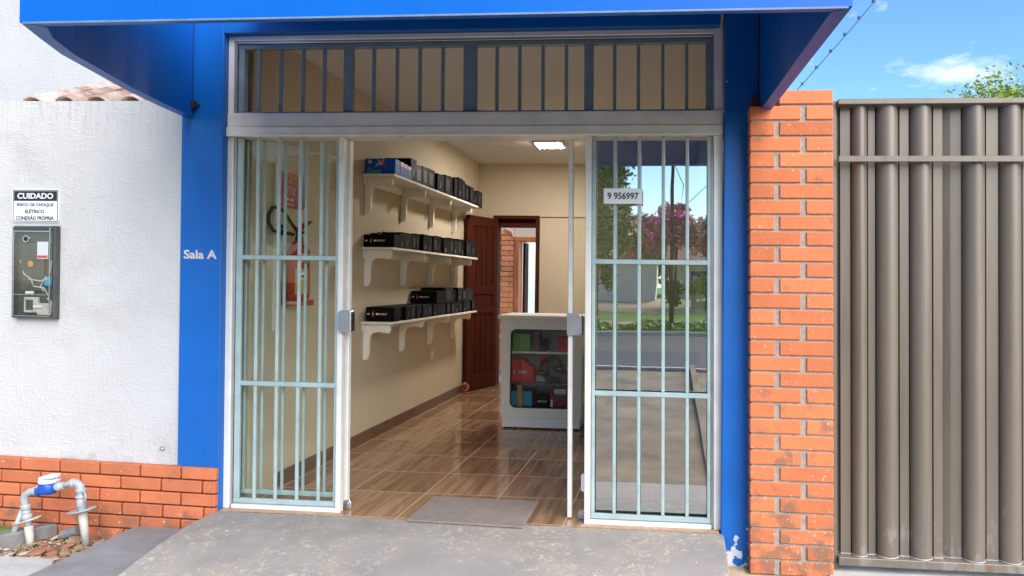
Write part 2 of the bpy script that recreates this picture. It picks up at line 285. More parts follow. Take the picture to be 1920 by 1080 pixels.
def glass_mat(name, refl, tint=(.97, .985, .975), rough=0., wobble=.015):
    m = bpy.data.materials.new(name); m.use_nodes = True; n = m.node_tree.nodes; l = m.node_tree.links; n.remove(n['Principled BSDF'])
    o = n['Material Output']; t = n.new('ShaderNodeBsdfTransparent'); t.inputs[0].default_value = (*tint, 1)
    gl = n.new('ShaderNodeBsdfGlossy'); gl.inputs['Roughness'].default_value = rough; gl.inputs[0].default_value = (1, 1, 1, 1)
    no = n.new('ShaderNodeTexNoise'); no.inputs['Scale'].default_value = 2.2; tc = n.new('ShaderNodeTexCoord'); l.new(tc.outputs['Object'], no.inputs[0])
    bp = n.new('ShaderNodeBump'); bp.inputs['Strength'].default_value = wobble; bp.inputs['Distance'].default_value = .1; l.new(no.outputs[0], bp.inputs['Height']); l.new(bp.outputs[0], gl.inputs['Normal'])
    fr = n.new('ShaderNodeLayerWeight'); fr.inputs[0].default_value = .25
    r = n.new('ShaderNodeMapRange'); r.inputs[3].default_value = refl; r.inputs[4].default_value = .95 if refl > .01 else .01; l.new(fr.outputs['Fresnel'], r.inputs[0])
    ge = n.new('ShaderNodeNewGeometry'); fb = n.new('ShaderNodeMath'); fb.operation = 'SUBTRACT'; fb.inputs[0].default_value = 1; l.new(ge.outputs['Backfacing'], fb.inputs[1])
    fm = n.new('ShaderNodeMath'); fm.operation = 'MULTIPLY'; l.new(r.outputs[0], fm.inputs[0]); l.new(fb.outputs[0], fm.inputs[1])
    mx = n.new('ShaderNodeMixShader'); l.new(fm.outputs[0], mx.inputs[0]); l.new(t.outputs[0], mx.inputs[1]); l.new(gl.outputs[0], mx.inputs[2]); l.new(mx.outputs[0], o.inputs[0])
    return m
M['glass'] = glass_mat('door_glass', .025, wobble=.003)
M['glass_r'] = glass_mat('reflective_door_glass', .58, (.64, .69, .67), wobble=.006)
M['glass_slide'] = glass_mat('sliding_door_glass', .0, wobble=0)
M['glass_case'] = glass_mat('case_glass', .015, (.93, .97, .95))
M['glass_clear'] = glass_mat('transom_glass', .005, (.99, .99, .99), wobble=0)
M['poly'] = glass_mat('polycarbonate_cover', .06, (.94, .94, .94), .08, .05)
def emit(name, col, s):
    m = bpy.data.materials.new(name); m.use_nodes = True; b = m.node_tree.nodes['Principled BSDF']
    b.inputs['Emission Color'].default_value = (*col, 1); b.inputs['Emission Strength'].default_value = s; b.inputs['Base Color'].default_value = (.8, .8, .8, 1); return m
M['led'] = emit('lit_led_panel', (1, .94, .86), 110)
# clay roof tiles, some lime-washed
M['trim'] = mat('dull_trim', (.16, .24, .36), .5, var=.3, vscale=12)
M['skirt_tan'] = mat('tan_threshold', (.5, .34, .22), .7, var=.3, vscale=20)
M['clay'] = mat('clay_roof_tile', (.55, .48, .42), .8, var=.75, vscale=7, col2=(.26, .085, .04), bump=.4, bscale=40, island=.4)
# chipped paint at the foot of the right-hand pillar
def chips(m, x0, z1):
    n, l, b = nodes(m); src = b.inputs['Base Color'].links[0].from_socket
    g = n.new('ShaderNodeNewGeometry'); no = n.new('ShaderNodeTexNoise'); no.inputs['Scale'].default_value = 17; no.inputs['Detail'].default_value = 5; l.new(g.outputs['Position'], no.inputs[0])
    s = n.new('ShaderNodeSeparateXYZ'); l.new(g.outputs['Position'], s.inputs[0])
    r1 = n.new('ShaderNodeMapRange'); r1.inputs[1].default_value = z1; r1.inputs[2].default_value = -.12; r1.inputs[3].default_value = -.12; r1.inputs[4].default_value = .12; l.new(s.outputs[2], r1.inputs[0])
    a = n.new('ShaderNodeMath'); a.operation = 'ADD'; l.new(no.outputs[0], a.inputs[0]); l.new(r1.outputs[0], a.inputs[1])
    r = n.new('ShaderNodeMapRange'); r.inputs[1].default_value = .6; r.inputs[2].default_value = .615; l.new(a.outputs[0], r.inputs[0])
    x = n.new('ShaderNodeMixRGB'); x.inputs[2].default_value = (.6, .66, .75, 1); l.new(r.outputs[0], x.inputs[0]); l.new(src, x.inputs[1]); l.new(x.outputs[0], b.inputs['Base Color'])
M['blue_chip'] = mat('blue_paint_chipped', (.0, .118, .47), .42, var=.12, vscale=2.2, bump=.08, bscale=60)
chips(M['blue_chip'], .16, .1)

# ------------------------------------------------------------------ mesh helpers
def warp(v):
    x, y, z = v
    if -.55 < y < .2 and z < 3.2:
        k = min(max(.003+.0055*(x+.7), .001), .0165)
        x = x + k*(1.3-z)
    return Vector((x, y, z))
def wloc(o):
    v = Vector((0, 0, 0))
    while o is not None: v += o.location; o = o.parent
    return v
class MB:
    def __init__(s): s.v = []; s.f = []
    def add(s, vs, fs):
        o = len(s.v); s.v += [Vector(a) for a in vs]; s.f += [tuple(i+o for i in f) for f in fs]; return s
    def box(s, x0, x1, y0, y1, z0, z1):
        if x0 > x1: x0, x1 = x1, x0
        if y0 > y1: y0, y1 = y1, y0
        if z0 > z1: z0, z1 = z1, z0
        return s.add([(x0, y0, z0), (x1, y0, z0), (x1, y1, z0), (x0, y1, z0), (x0, y0, z1), (x1, y0, z1), (x1, y1, z1), (x0, y1, z1)],
                     [(0, 3, 2, 1), (4, 5, 6, 7), (0, 1, 5, 4), (1, 2, 6, 5), (2, 3, 7, 6), (3, 0, 4, 7)])
    def prism(s, poly, ax, a, b):      # poly: 2D points in the other two axes (in xyz order)
        n = len(poly)
        def P(p, t): return {'x': (t, p[0], p[1]), 'y': (p[0], t, p[1]), 'z': (p[0], p[1], t)}[ax]
        vs = [P(p, a) for p in poly]+[P(p, b) for p in poly]
        fs = [tuple(range(n)), tuple(reversed(range(n, 2*n)))]+[(i, i+n, (i+1) % n+n, (i+1) % n) for i in range(n)]
        return s.add(vs, fs)
    def tube(s, pts, r, seg=10, cap=True):
        pts = [Vector(p) for p in pts]; n = len(pts); rs = r if isinstance(r, (list, tuple)) else [r]*n
        t0 = (pts[1]-pts[0]).normalized(); up = Vector((0, 0, 1)) if abs(t0.z) < .9 else Vector((1, 0, 0))
        u = t0.cross(up).normalized(); vs = []
        for i, p in enumerate(pts):
            t = (pts[min(i+1, n-1)]-pts[max(i-1, 0)]).normalized(); u = (u-t*u.dot(t)).normalized(); w = t.cross(u)
            for k in range(seg):
                a = 2*math.pi*k/seg; vs.append(p+(u*math.cos(a)+w*math.sin(a))*rs[i])
        fs = [(i*seg+k, i*seg+(k+1) % seg, (i+1)*seg+(k+1) % seg, (i+1)*seg+k) for i in range(n-1) for k in range(seg)]
        if cap: fs += [tuple(reversed(range(seg))), tuple(range((n-1)*seg, n*seg))]
        return s.add(vs, fs)
    def lathe(s, c, prof, seg=24, axis='z'):   # prof: (r, h)
        c = Vector(c); vs = []
        for r, h in prof:
            for k in range(seg):
                a = 2*math.pi*k/seg; q = (r*math.cos(a), r*math.sin(a), h)
                vs.append(c+Vector(q if axis == 'z' else ((q[0], q[2], q[1]) if axis == 'y' else (q[2], q[0], q[1]))))
        n = len(prof); fs = [(i*seg+k, i*seg+(k+1) % seg, (i+1)*seg+(k+1) % seg, (i+1)*seg+k) for i in range(n-1) for k in range(seg)]
        fs += [tuple(reversed(range(seg))), tuple(range((n-1)*seg, n*seg))]
        return s.add(vs, fs)
    def text(s, body, fn, w, h, thick=.0012, bold=0.):   # fn maps (u,v,t)->world, u right 0..w, v up 0..h
        cu = bpy.data.curves.new('t', 'FONT'); cu.body = body; cu.extrude = .02; cu.offset = bold; cu.align_x = 'CENTER'; cu.space_line = 1.05; cu.resolution_u = 3
        o = bpy.data.objects.new('t', cu); COL.objects.link(o); dg = bpy.context.evaluated_depsgraph_get(); dg.update()
        me = bpy.data.meshes.new_from_object(o.evaluated_get(dg))
        vs = [v.co.copy() for v in me.vertices]; fs = [tuple(p.vertices) for p in me.polygons]
        x0 = min(v.x for v in vs); x1 = max(v.x for v in vs); y0 = min(v.y for v in vs); y1 = max(v.y for v in vs)
        out = [fn((v.x-x0)/(x1-x0)*w, (v.y-y0)/(y1-y0)*h, (0 if v.z < 0 else thick)) for v in vs]
        bpy.data.objects.remove(o); bpy.data.curves.remove(cu); bpy.data.meshes.remove(me)
        return s.add(out, fs)
    def build(s, name, m, parent=None, bevel=0., smooth=False, wp=True, seg=1, fixn=True):
        L0 = wloc(parent); vs = [(warp(v) if wp else v) for v in s.v]
        if parent is None:
            xs = [v.x for v in vs]; ys = [v.y for v in vs]; zs = [v.z for v in vs]
            L0 = Vector(((min(xs)+max(xs))/2, (min(ys)+max(ys))/2, min(zs)))
        me = bpy.data.meshes.new(name); me.from_pydata([tuple(v-L0) for v in vs], [], s.f)
        if fixn:
            b = bmesh.new(); b.from_mesh(me); bmesh.ops.recalc_face_normals(b, faces=b.faces); b.to_mesh(me); b.free()
        for p in me.polygons: p.use_smooth = smooth
        ms = m if isinstance(m, list) else [m]
        for q in ms: me.materials.append(M[q] if isinstance(q, str) else q)
        o = bpy.data.objects.new(name, me); COL.objects.link(o)
        if parent is None: o.location = L0
        else: o.parent = parent
        if bevel:
            bm_ = o.modifiers.new('bevel', 'BEVEL'); bm_.width = bevel; bm_.segments = seg; bm_.limit_method = 'ANGLE'; bm_.angle_limit = R(40); bm_.harden_normals = False
        return o
def tag(o, label=None, cat=None, group=None, kind=None):
    if label: o['label'] = label
    if cat: o['category'] = cat
    if group: o['group'] = group
    if kind: o['kind'] = kind
    return o
def empty(name, loc, label, cat, group=None):
    o = bpy.data.objects.new(name, None); o.location = loc; o.empty_display_size = .1; COL.objects.link(o); return tag(o, label, cat, group)
def struct(name, mb, m, **k): return tag(mb.build(name, m, **k), kind='structure')
def bricks(mb, y, rows, thick=.03):   # rows: (z0,z1,[(x0,x1),...])
    for z0, z1, xs in rows:
        for a, b in xs: mb.box(a, b, y, y+thick, z0, z1)

# ------------------------------------------------------------------ ground
g = MB(); g.box(-120, 120, -200, 160, -.6, -.36); struct('ground', g, 'grass', wp=False)
g = MB(); g.box(-80, 80, -18.9, -9.6, -.359, -.345); struct('road', g, 'asphalt', wp=False)
g = MB()
g.prism([(-9.6, -.35), (-1.2, -.21), (-.09, -.19), (-.09, -.4), (-9.6, -.4)], 'x', -30, -2.35); g.prism([(-9.6, -.35), (-1.2, -.23), (-.9, -.225), (-.9, -.4), (-9.6, -.4)], 'x', -2.35, 1.46)
g.prism([(-9.6, -.35), (-1.2, -.21), (-.05, -.165), (9, -.165), (9, -.4), (-9.6, -.4)], 'x', 1.56, 30); g.box(1.46, 1.56, -9.6, -.07, -.4, -.215)
struct('sidewalk', g, 'tan', wp=False)
g = MB(); g.box(-80, 80, -9.75, -9.6, -.4, -.29); g.box(-80, 80, -19.05, -18.9, -.4, -.215); struct('kerb', g, 'concrete', wp=False)
VZ = lambda y: -.22+.72*min(max((-19.05-y)/12.95, 0), 1)
g = MB(); g.prism([(-19.05, -.22), (-32, .5), (-60, .52), (-60, -.5), (-19.05, -.5)], 'x', -80, 80); struct('grass_verge', g, 'grass', wp=False)
g = MB()
for a, b in ((-20.6, -21.9), (-25.4, -27.4)): g.prism([(a, VZ(a)+.008), (b, VZ(b)+.008), (b, VZ(b)-.05), (a, VZ(a)-.05)], 'x', -80, 80)
for a, b in ((-27.42, -31.9),): g.prism([(a, VZ(a)+.009), (b, VZ(b)+.009), (b, VZ(b)-.05), (a, VZ(a)-.05)], 'x', -3.4, .5)
struct('sandy_path', g, 'sand', wp=False)
g = MB(); g.box(1.565, 6, -.03, 9, -.164, -.155); g.box(1.99, 6, -1.2, -.032, -.2, -.152); struct('driveway', g, 'concrete', wp=False)
# shop floor
g = MB(); g.box(-1.43, 1.43, -.055, 5.28, -.12, 0); struct('shop_floor', g, 'tile', wp=False)
# entrance ramp: a gently crowned slab
g = MB(); prof = [(-.056, .0), (-.30, -.008), (-.5, -.03), (-.8, -.083), (-1.2, -.16), (-1.6, -.235), (-1.6, -.4), (-.056, -.4)]
nx = 1; g.prism(prof, 'x', -1.44, 1.452); struct('entrance_ramp', g, 'ramp', wp=False, bevel=.008)
g = MB(); g.prism([(-1.9, -.085), (-1.447, -.085), (-1.447, -1.5), (-1.885, -1.5)], 'z', -.3, -.1); struct('side_landing', g, 'landing', wp=False, bevel=.006)
g = MB(); g.prism([(-3.6, -.46), (-2.05, -.46), (-1.93, -.62), (-1.93, -2.2), (-3.6, -2.2)], 'z', -.3, -.15); struct('pale_paving_slab', g, 'concrete', wp=False, bevel=.006)
# soil bed under the water meter, uneven
g = MB(); n1, n2 = 44, 16; vs = []
for j in range(n2+1):
    for i in range(n1+1):
        x = -3.6+1.72*i/n1; y = -.6+.53*j/n2; vs.append((x, y, -.185+.018*math.sin(x*17+y*9)*math.sin(y*23-x*5)+random.uniform(-.006, .006)))
g.add(vs, [(j*(n1+1)+i, j*(n1+1)+i+1, (j+1)*(n1+1)+i+1, (j+1)*(n1+1)+i) for j in range(n2) for i in range(n1)])
struct('soil_bed', g, 'soil', wp=False, smooth=True)
g = MB(); g.prism([(-3.7, -.09), (-2.44, -.09), (-2.56, -.36), (-3.7, -.5)], 'z', -.3, -.135); struct('grass_patch', g, 'grass', wp=False)
kb = MB(); kb.prism([(-2.36, -.1), (-2.45, -.1), (-2.7, -.44), (-2.58, -.46)], 'z', -.25, -.1)
tag(kb.build('kerb_stone', 'conc_dk', wp=False, bevel=.008), 'dark grey concrete edging stone lying by the brick base behind the water pipes', 'kerb stone')
g = MB(); g.prism([(1.458, -.07), (1.56, -.07), (1.56, -.17), (1.72, -.17), (1.8, -.3), (1.458, -.9)], 'z', -.3, -.168); struct('sandy_edge', g, 'sand', wp=False)

# ------------------------------------------------------------------ the shop building
shop = empty('shop_building', (0, 0, -.2), 'blue fronted shop with white aluminium sliding glass doors and a room behind', 'shop')
def bx(name, m, parent, *b, bevel=0., **k):
    mb = MB()
    for q in b: mb.box(*q)
    return mb.build(name, m, parent, bevel=bevel, **k)
# front: two blue piers and the band over the opening
bx('front_pier', 'blue', shop, (-1.668, -1.418, -.06, .14, -.2, 3.6), bevel=.004)
bx('front_pier', 'blue_chip', shop, (1.418, 1.60, -.06, .14, -.2, 3.6), bevel=.004)
bx('front_band', 'blue', shop, (-1.417, 1.417, -.061, .14, 2.735, 3.6))
mb = MB(); mb.text('Sala A', lambda u, v, t: (-1.642+u, -.0605-t, 1.441+v), .2, .052, .0015, .026)
mb.build('lettering', M['pink'] if False else 'duct', shop)
# rooms
bx('left_wall', 'wall_in', shop, (-1.52, -1.36, .142, 5.4, -.1, 3.0), wp=False)
bx('right_wall', 'wall_in', shop, (1.42, 1.58, .142, 5.4, -.1, 3.0), wp=False)
bx('rear_wall', 'wall_in', shop, (-1.359, -1.13, 5.1, 5.25, 0, 2.84), (-1.13, -.585, 5.1, 5.25, 2.16, 2.84), (-.585, 1.419, 5.1, 5.25, 0, 2.84), wp=False)
bx('ceiling', 'ceil', shop, (-1.6, 1.6, .143, 5.4, 2.84, 2.95), wp=False)
bx('roof_slab', 'conc_dk', shop, (-1.66, 1.6, .145, 5.45, 3.01, 3.12), wp=False)
mb = MB(); x = .45
while x < 4.42:
    mb.box(-1.359, -1.347, x, min(x+.468, 5.09), .001, .09); x += .473
mb.build('skirting', 'skirt', shop, bevel=.0015, wp=False)
bx('skirting_grout', 'skirt_tan', shop, (-1.3597, -1.3495, .45, 5.05, .001, .088), wp=False)
mb = MB(); x = -.55
while x < 1.3: mb.box(x, min(x+.468, 1.35), 5.088, 5.099, .001, .09); x += .473
mb.build('skirting', 'skirt', shop, bevel=.0015, wp=False)
bx('conduit', 'wall_in', shop, (-.56, 1.41, 5.075, 5.099, 2.16, 2.18), wp=False)
bx('cable_duct', 'duct', shop, (-1.359, -1.345, .372, .398, 1.0, 2.06), bevel=.002, wp=False)
sw = bx('wall_switch', 'duct', shop, (-1.359, -1.350, 3.31, 3.42, .505, .605), bevel=.003, wp=False)
bx('rocker', 'signw', sw, (-1.350, -1.346, 3.345, 3.385, .53, .58), bevel=.001, wp=False)
# door frame in the rear wall and the open leaf
bx('door_frame', 'wood', shop, (-1.16, -1.105, 5.075, 5.26, 0, 2.13), (-.61, -.56, 5.075, 5.26, 0, 2.13), (-1.16, -.56, 5.074, 5.261, 2.131, 2.175), (-1.104, -.611, 5.17, 5.26, 2.03, 2.13), bevel=.004, wp=False)
def leaf_fn(px, py, ang):
    c, s = math.cos(ang), math.sin(ang)
    return lambda u, t, z: (px+u*c-t*s, py+u*s+t*c, z)
fn = leaf_fn(-1.115, 5.07, math.atan2(-.64, -.20))
def lbox(mb, fn, u0, u1, t0, t1, z0, z1):
    return mb.add([fn(u0, t0, z0), fn(u1, t0, z0), fn(u1, t1, z0), fn(u0, t1, z0), fn(u0, t0, z1), fn(u1, t0, z1), fn(u1, t1, z1), fn(u0, t1, z1)],
                  [(0, 3, 2, 1), (4, 5, 6, 7), (0, 1, 5, 4), (1, 2, 6, 5), (2, 3, 7, 6), (3, 0, 4, 7)])
mb = MB(); W_ = .67
lbox(mb, fn, 0, W_, -.004, .004, .012, 2.12)
for a, b in ((0, .09), (W_-.1, W_)): lbox(mb, fn, a, b, -.02, .02, .01, 2.125)
for a, b in ((.01, .2), (.93, 1.02), (1.17, 1.27), (2.0, 2.125)): lbox(mb, fn, .091, W_-.101, -.022, .022, a, b)
for k in range(3): u = .09+(W_-.19)*(k+1)/4; lbox(mb, fn, u-.022, u+.022, -.016, .016, .201, .929); lbox(mb, fn, u-.022, u+.022, -.016, .016, 1.271, 1.999)
dl = mb.build('panelled_door', 'wood', shop, bevel=.005, wp=False)
mb = MB(); c0 = Vector(fn(W_-.05, 0, 1.02)); lbox(mb, fn, W_-.075, W_-.03, -.032, -.021, .92, 1.12)
mb.tube([fn(W_-.05, -.03, 1.06), fn(W_-.05, -.07, 1.06), fn(W_-.16, -.075, 1.06)], .009, 8); mb.build('handle', 'steel', dl, wp=False)

# awning: level-bottomed blue box; plan is bowed on the left, straight on the right
aw = bx('awning_roof', 'blue_acm', shop, (-1.2, 1.7, -1.5, -.062, 2.86, 2.88), wp=False)
aw.name = 'awning'
Lp = [(-1.65, -.065), (-1.60, -.35), (-1.533, -.656), (-1.455, -.92), (-1.378, -1.185), (-1.29, -1.38), (-1.211, -1.545)]
Li = [(p[0]+.055, p[1]) for p in Lp[:-1]]+[(-1.155, -1.49)]
mb = MB(); mb.prism(Lp+list(reversed(Li)), 'z', 2.255, 2.85); mb.build('awning_side', 'blue_acm', aw, wp=False)
mb = MB(); mb.prism([(1.655, -.065), (1.602, -.065), (1.678, -1.49), (1.738, -1.545)], 'z', 2.255, 2.85); mb.build('awning_side', 'blue_acm', aw, wp=False)
mb = MB(); mb.prism([(-1.211, -1.546), (1.738, -1.546), (1.70, -1.5), (-1.17, -1.5)], 'z', 2.256, 2.85); mb.build('awning_fascia', 'blue_acm', aw, wp=False)
mb = MB(); mb.box(-1.20, 1.725, -1.5475, -1.544, 2.249, 2.2555); mb.build('awning_trim', 'trim', aw, wp=False)
mb = MB(); mb.tube([(1.598, -.075, 2.27), (1.598, -.075, 2.84)], .004, 6); mb.build('joint_line', 'ink', aw, wp=False); mb = MB(); mb.tube([(-1.598, -.075, 2.27), (-1.598, -.075, 2.84)], .006, 6); mb.build('joint_line', 'ink', aw, wp=False)  # thin dark lines where the awning sides meet the wall
mb = MB(); mb.box(-1.625, -1.575, -.09, -.0615, 2.3, 2.345); mb.box(-1.60, -1.555, -.078, -.0615, 2.315, 2.33); mb.build('awning_bracket', 'ink', aw, bevel=.003, wp=False)
mb = MB(); mb.box(1.555, 1.615, -.12, -.0615, 2.27, 2.33); mb.box(1.615, 1.635, -.12, -.0615, 2.262, 2.325); mb.build('awning_bracket', 'rust', aw, bevel=.003, wp=False)
for x, y, z in ((1.55, -.0625, 2.72), (1.55, -.0625, 2.745), (1.592, -.0625, 2.5)):
    mb = MB(); mb.lathe((x, y, z), [(.004, -.003), (.004, .001)], 8, 'y'); mb.build('screw', 'steel', aw, wp=False)

# transom window over the doors
tr = bx('transom_window', 'alu', shop, (-1.432, -1.385, -.01, .06, 2.287, 2.735), (1.385, 1.432, -.01, .06, 2.287, 2.735), (-1.384, 1.384, -.01, .06, 2.705, 2.734), bevel=.003)
bx('frame_rebate', 'alu_grey', tr, (-1.384, -1.372, .0, .055, 2.29, 2.704), (1.372, 1.384, .0, .055, 2.29, 2.704), (-1.371, 1.371, .0, .055, 2.692, 2.704), bevel=.002)
post = [(-1.37, -1.335), (-.735, -.685), (-.028, .045), (.665, .715), (1.34, 1.37)]
bx('grille_frame', 'teal_shaded', tr, (-1.371, 1.371, .012, .05, 2.665, 2.691), (-1.371, 1.371, .012, .05, 2.289, 2.299), *[(a, b, .0115, .051, 2.3, 2.6645) for a, b in post], bevel=.002)
for x in (-1.254, -1.12, -.984, -.856, -.559, -.421, -.286, -.151, .164, .295, .429, .562, .835, .968, 1.104, 1.236):
    bx('grille_bar', 'teal_shaded', tr, (x-.009, x+.009, .018, .036, 2.2995, 2.6648), bevel=.003, seg=2)
bx('pane', 'glass_clear', tr, (-1.37, 1.37, .066, .070, 2.29, 2.70))
bx('pane_joint', 'alu', tr, (-.742, -.73, .052, .064, 2.3, 2.69))
# sliding-track box
tb = bx('track_box', 'alu', shop, (-1.417, 1.43, -.03, .12, 2.15, 2.205), (-1.416, 1.429, -.022, .12, 2.206, 2.286), bevel=.004)
bx('track_lip', 'alu', tb, (-1.412, 1.407, -.034, -.031, 2.152, 2.163))
# outer door frame: jambs and sills
bx('door_jamb', 'alu', shop, (-1.432, -1.384, -.01, .06, .0005, 2.1495), bevel=.003)
bx('door_jamb', 'alu', shop, (1.383, 1.432, -.01, .06, .0005, 2.1495), bevel=.003)
bx('jamb_channel', 'alu_grey', shop, (-1.3835, -1.372, .004, .055, .0005, 2.1495), bevel=.001)
bx('jamb_channel', 'alu_grey', shop, (1.371, 1.3825, .004, .055, .0005, 2.1495), bevel=.001)

def fixed_door(x0, x1, bars, side):
    # meeting stile on the open side
    sx = (-.746, -.717) if side < 0 else (.677, .71)
    d = bx('fixed_door', 'alu', shop, (sx[0], sx[1], -.012, .03, .001, 2.149), (x0, x1, -.011, .032, .0012, .026), bevel=.003)
    a, b = (x0, sx[0]) if side < 0 else (sx[1], x1)
    bx('glass_pane', 'glass' if side < 0 else 'glass_r', d, (a+.001, b-.001, .050, .054, .028, 2.148))
    g1 = bx('security_grille', 'teal', d, (a+.002, b-.002, .004, .026, .03, .058), (a+.002, b-.002, .004, .026, 1.443, 1.469), (a+.002, b-.002, .004, .026, .712, .739),
       (a+.003, a+(.036 if side < 0 else .022), .0045, .0255, .0585, 2.147), (b-.022, b-.003, .0045, .0255, .0585, 2.147), bevel=.003)
    for x in bars:
        for z0, z1 in ((.0585, .7115), (.7395, 1.4425), (1.4695, 2.147)): bx('grille_bar', 'teal', g1, (x-.0094, x+.0094, .007, .022, z0, z1), bevel=.004, seg=2)
    return d
fl = fixed_door(-1.371, -.72, (-1.245, -1.117, -.988, -.859), -1)
fr = fixed_door(.71, 1.3705, (.84, .975, 1.108, 1.24), 1)
# lower grille skirt seen behind the glass
def sliding(xa, xb, xe, side):
    e = (xe-.0125, xe+.0135)
    d = bx('sliding_door', 'alu', shop, (e[0], e[1], .072, .108, .006, 2.146), bevel=.003)
    bx('glass_pane', 'glass_slide', d, (xa, xb, .096, .104, .008, 2.145))
    g1 = bx('security_grille', 'teal', d, ((-1.368 if side < 0 else .715), (-.76 if side < 0 else 1.368), .076, .092, .062, .09), bevel=.003)
    for k in range(5):
        x = (-1.355, -1.245, -1.117, -.988, -.859)[k] if side < 0 else (.84, .975, 1.108, 1.24, 1.355)[k]
        bx('grille_bar', 'teal', g1, (x-.0075, x+.0075, .077, .091, .091, 2.14), bevel=.003, seg=2)
    # lock housing
    mb = MB(); lx0, lx1 = ((-.728, -.648) if side < 0 else (.573, .656))
    if side < 0: mb.prism([(-.728, 1.055), (-.728, 1.145), (-.716, 1.16), (-.655, 1.16), (-.648, 1.155), (-.648, 1.04), (-.713, 1.035)], 'y', .035 if 0 else -.045, .0)
    else: mb.prism([(.568, 1.04), (.568, 1.165), (.64, 1.165), (.655, 1.15), (.655, 1.05), (.64, 1.04)], 'y', .04, .071)
    h = mb.build('lock_housing', 'alu_grey', d, bevel=.006, seg=2)
    cx = (lx0+lx1)/2
    bx('lock_edge', 'ink', h, (lx1-.002 if side < 0 else lx1-.001, lx1+.004, -.04 if side < 0 else .045, -.004 if side < 0 else .068, 1.045, 1.15))
    rx = (-.708, .655)[side > 0]
    mb = MB(); mb.prism([(rx-.022, .004), (rx+.022, .004), (rx+.022, .04), (rx+.012, .056), (rx-.012, .056), (rx-.022, .04)], 'y', .06, .071); ro = mb.build('roller_cover', 'alu_grey', d, bevel=.003)
    mb = MB(); mb.lathe((rx, .058, .03), [(.009, -.002), (.009, .002)], 12, 'y'); mb.build('roller_bolt', 'steel', ro, smooth=False)
    return d
sliding(-1.37, -.727, -.728, -1)
sliding(.585, 1.38, .583, 1)
mb = MB(); mb.prism([(.648, .165), (.655, .155), (.68, .155), (.686, .165), (.686, .245), (.68, .255), (.655, .255), (.648, .245)], 'y', .078, .083); mb.build('sticker_plate', M['signw'], shop)
bx('sill', 'skirt_tan', shop, (-1.41, -.70, -.05, -.012, -.002, .0035))
bx('sill', 'skirt_tan', shop, (.66, 1.41, -.05, -.012, -.002, .0035))

# phone number label taped on the right-hand grille
nl = bx('number_label', 'signw', None, (.779, .993, -.004, .0, 1.776, 1.860)); tag(nl, 'small white paper label reading 9 956997 taped on the right glass door', 'label')
mb = MB(); mb.text('9 956997', lambda u, v, t: (.800+u, -.0045-t, 1.80+v), .172, .038, .001, .018); mb.build('lettering', 'ink', nl)

# ceiling lamp
cl = empty('ceiling_light', (-.2, 3.73, 2.84), 'square white led panel lit on the shop ceiling', 'ceiling light')
bx('housing', 'white', cl, (-.355, -.055, 3.58, 3.88, 2.812, 2.839), bevel=.004, wp=False)
bx('diffuser', 'led', cl, (-.34, -.07, 3.595, 3.865, 2.807, 2.8115), wp=False)

# ------------------------------------------------------------------ corridor and house behind
rw = empty('rear_house_wall', (-.8, 6.6, -.05), 'rear brick faced wall with an orange wood doorway seen through the open back door', 'wall')
mb = MB(); rows = []; z = -.05; i = 0
while z < 2.08:
    xs = []; x = -3.2-(.13 if i % 2 else 0)
    while x < -1.21:
        b = min(x+.245, -1.21)
        if b-x > .03: xs.append((x, b))
        x += .258
    rows.append((z, z+.064, xs)); z += .0765; i += 1
bricks(mb, 6.47, rows, .04); mb.build('bricks', 'brick3', rw, bevel=.004, wp=False)
bx('mortar', 'concrete', rw, (-3.2, -1.205, 6.485, 6.58, -.1, 2.1), wp=False)
bx('plaster', 'house', rw, (-3.2, -1.2, 6.484, 6.7, 2.101, 3.3), (-1.199, -.4, 6.5, 6.7, 1.99, 3.3), (-.4, 3, 6.5, 6.7, -.1, 3.3), wp=False)
bx('door_frame', 'wood_l', rw, (-1.199, -1.13, 6.46, 6.72, -.05, 1.92), (-.47, -.401, 6.46, 6.72, -.05, 1.92), (-1.199, -.401, 6.459, 6.72, 1.921, 1.988), bevel=.004, wp=False)
bx('door_leaf', 'wood', rw, (-1.129, -1.095, 6.74, 7.0, -.05, 1.92), wp=False)
mb = MB(); mb.tube([(-1.35, 6.46, 2.12), (-1.24, 6.44, 2.07), (-1.215, 6.46, 1.99)], .012, 8); mb.build('pipe', 'duct', rw, wp=False)
fw = bx('courtyard_wall', 'far_wall', None, (-4, 3, 10, 10.2, -.2, 2.3), wp=False); tag(fw, 'pale green courtyard wall beyond the second doorway', 'wall')
g = MB(); g.box(-4, 3.2, 5.45, 10, -.2, -.05); struct('courtyard_floor', g, 'concrete', wp=False)

# ------------------------------------------------------------------ left boundary wall
bw = empty('boundary_wall', (-2.7, 0, -.2), 'white textured boundary wall on a brick base left of the shop', 'wall')
mb = MB()
# ragged lower edge of the render over the bricks
low = [(-5.0, .262)]; x = -4.9
while x < -1.70: low.append((x, .268-.016*(x+2.75)-.006+random.uniform(-.004, .004))); x += .05
low.append((-1.669, .25))
top = [(-1.669, 2.352), (-1.72, 2.354), (-5.0, 2.375)]
mb.prism(low+top, 'y', -.04, .12); mb.build('render', 'render', bw, wp=False)
mb = MB(); P_ = .0755; zt = .246; rows = []
for r in range(6):
    xs = []; x = -2.607-.25*10+(0 if r % 2 == 0 else -.125+.005*r); xe = -1.418
    while x < xe:
        b = min(x+.238, xe)
        if b-x > .04: xs.append((x, b))
        x += .249
    rows.append((zt-P_*(r+1)+.009, zt-P_*r, xs))
bricks(mb, -.085, rows, .04); 
for i, v in enumerate(mb.v): mb.v[i] = Vector((v.x, v.y, v.z-.016*(v.x+1.42)))
mb.build('base_bricks', 'brick2', bw, bevel=.004, wp=False)
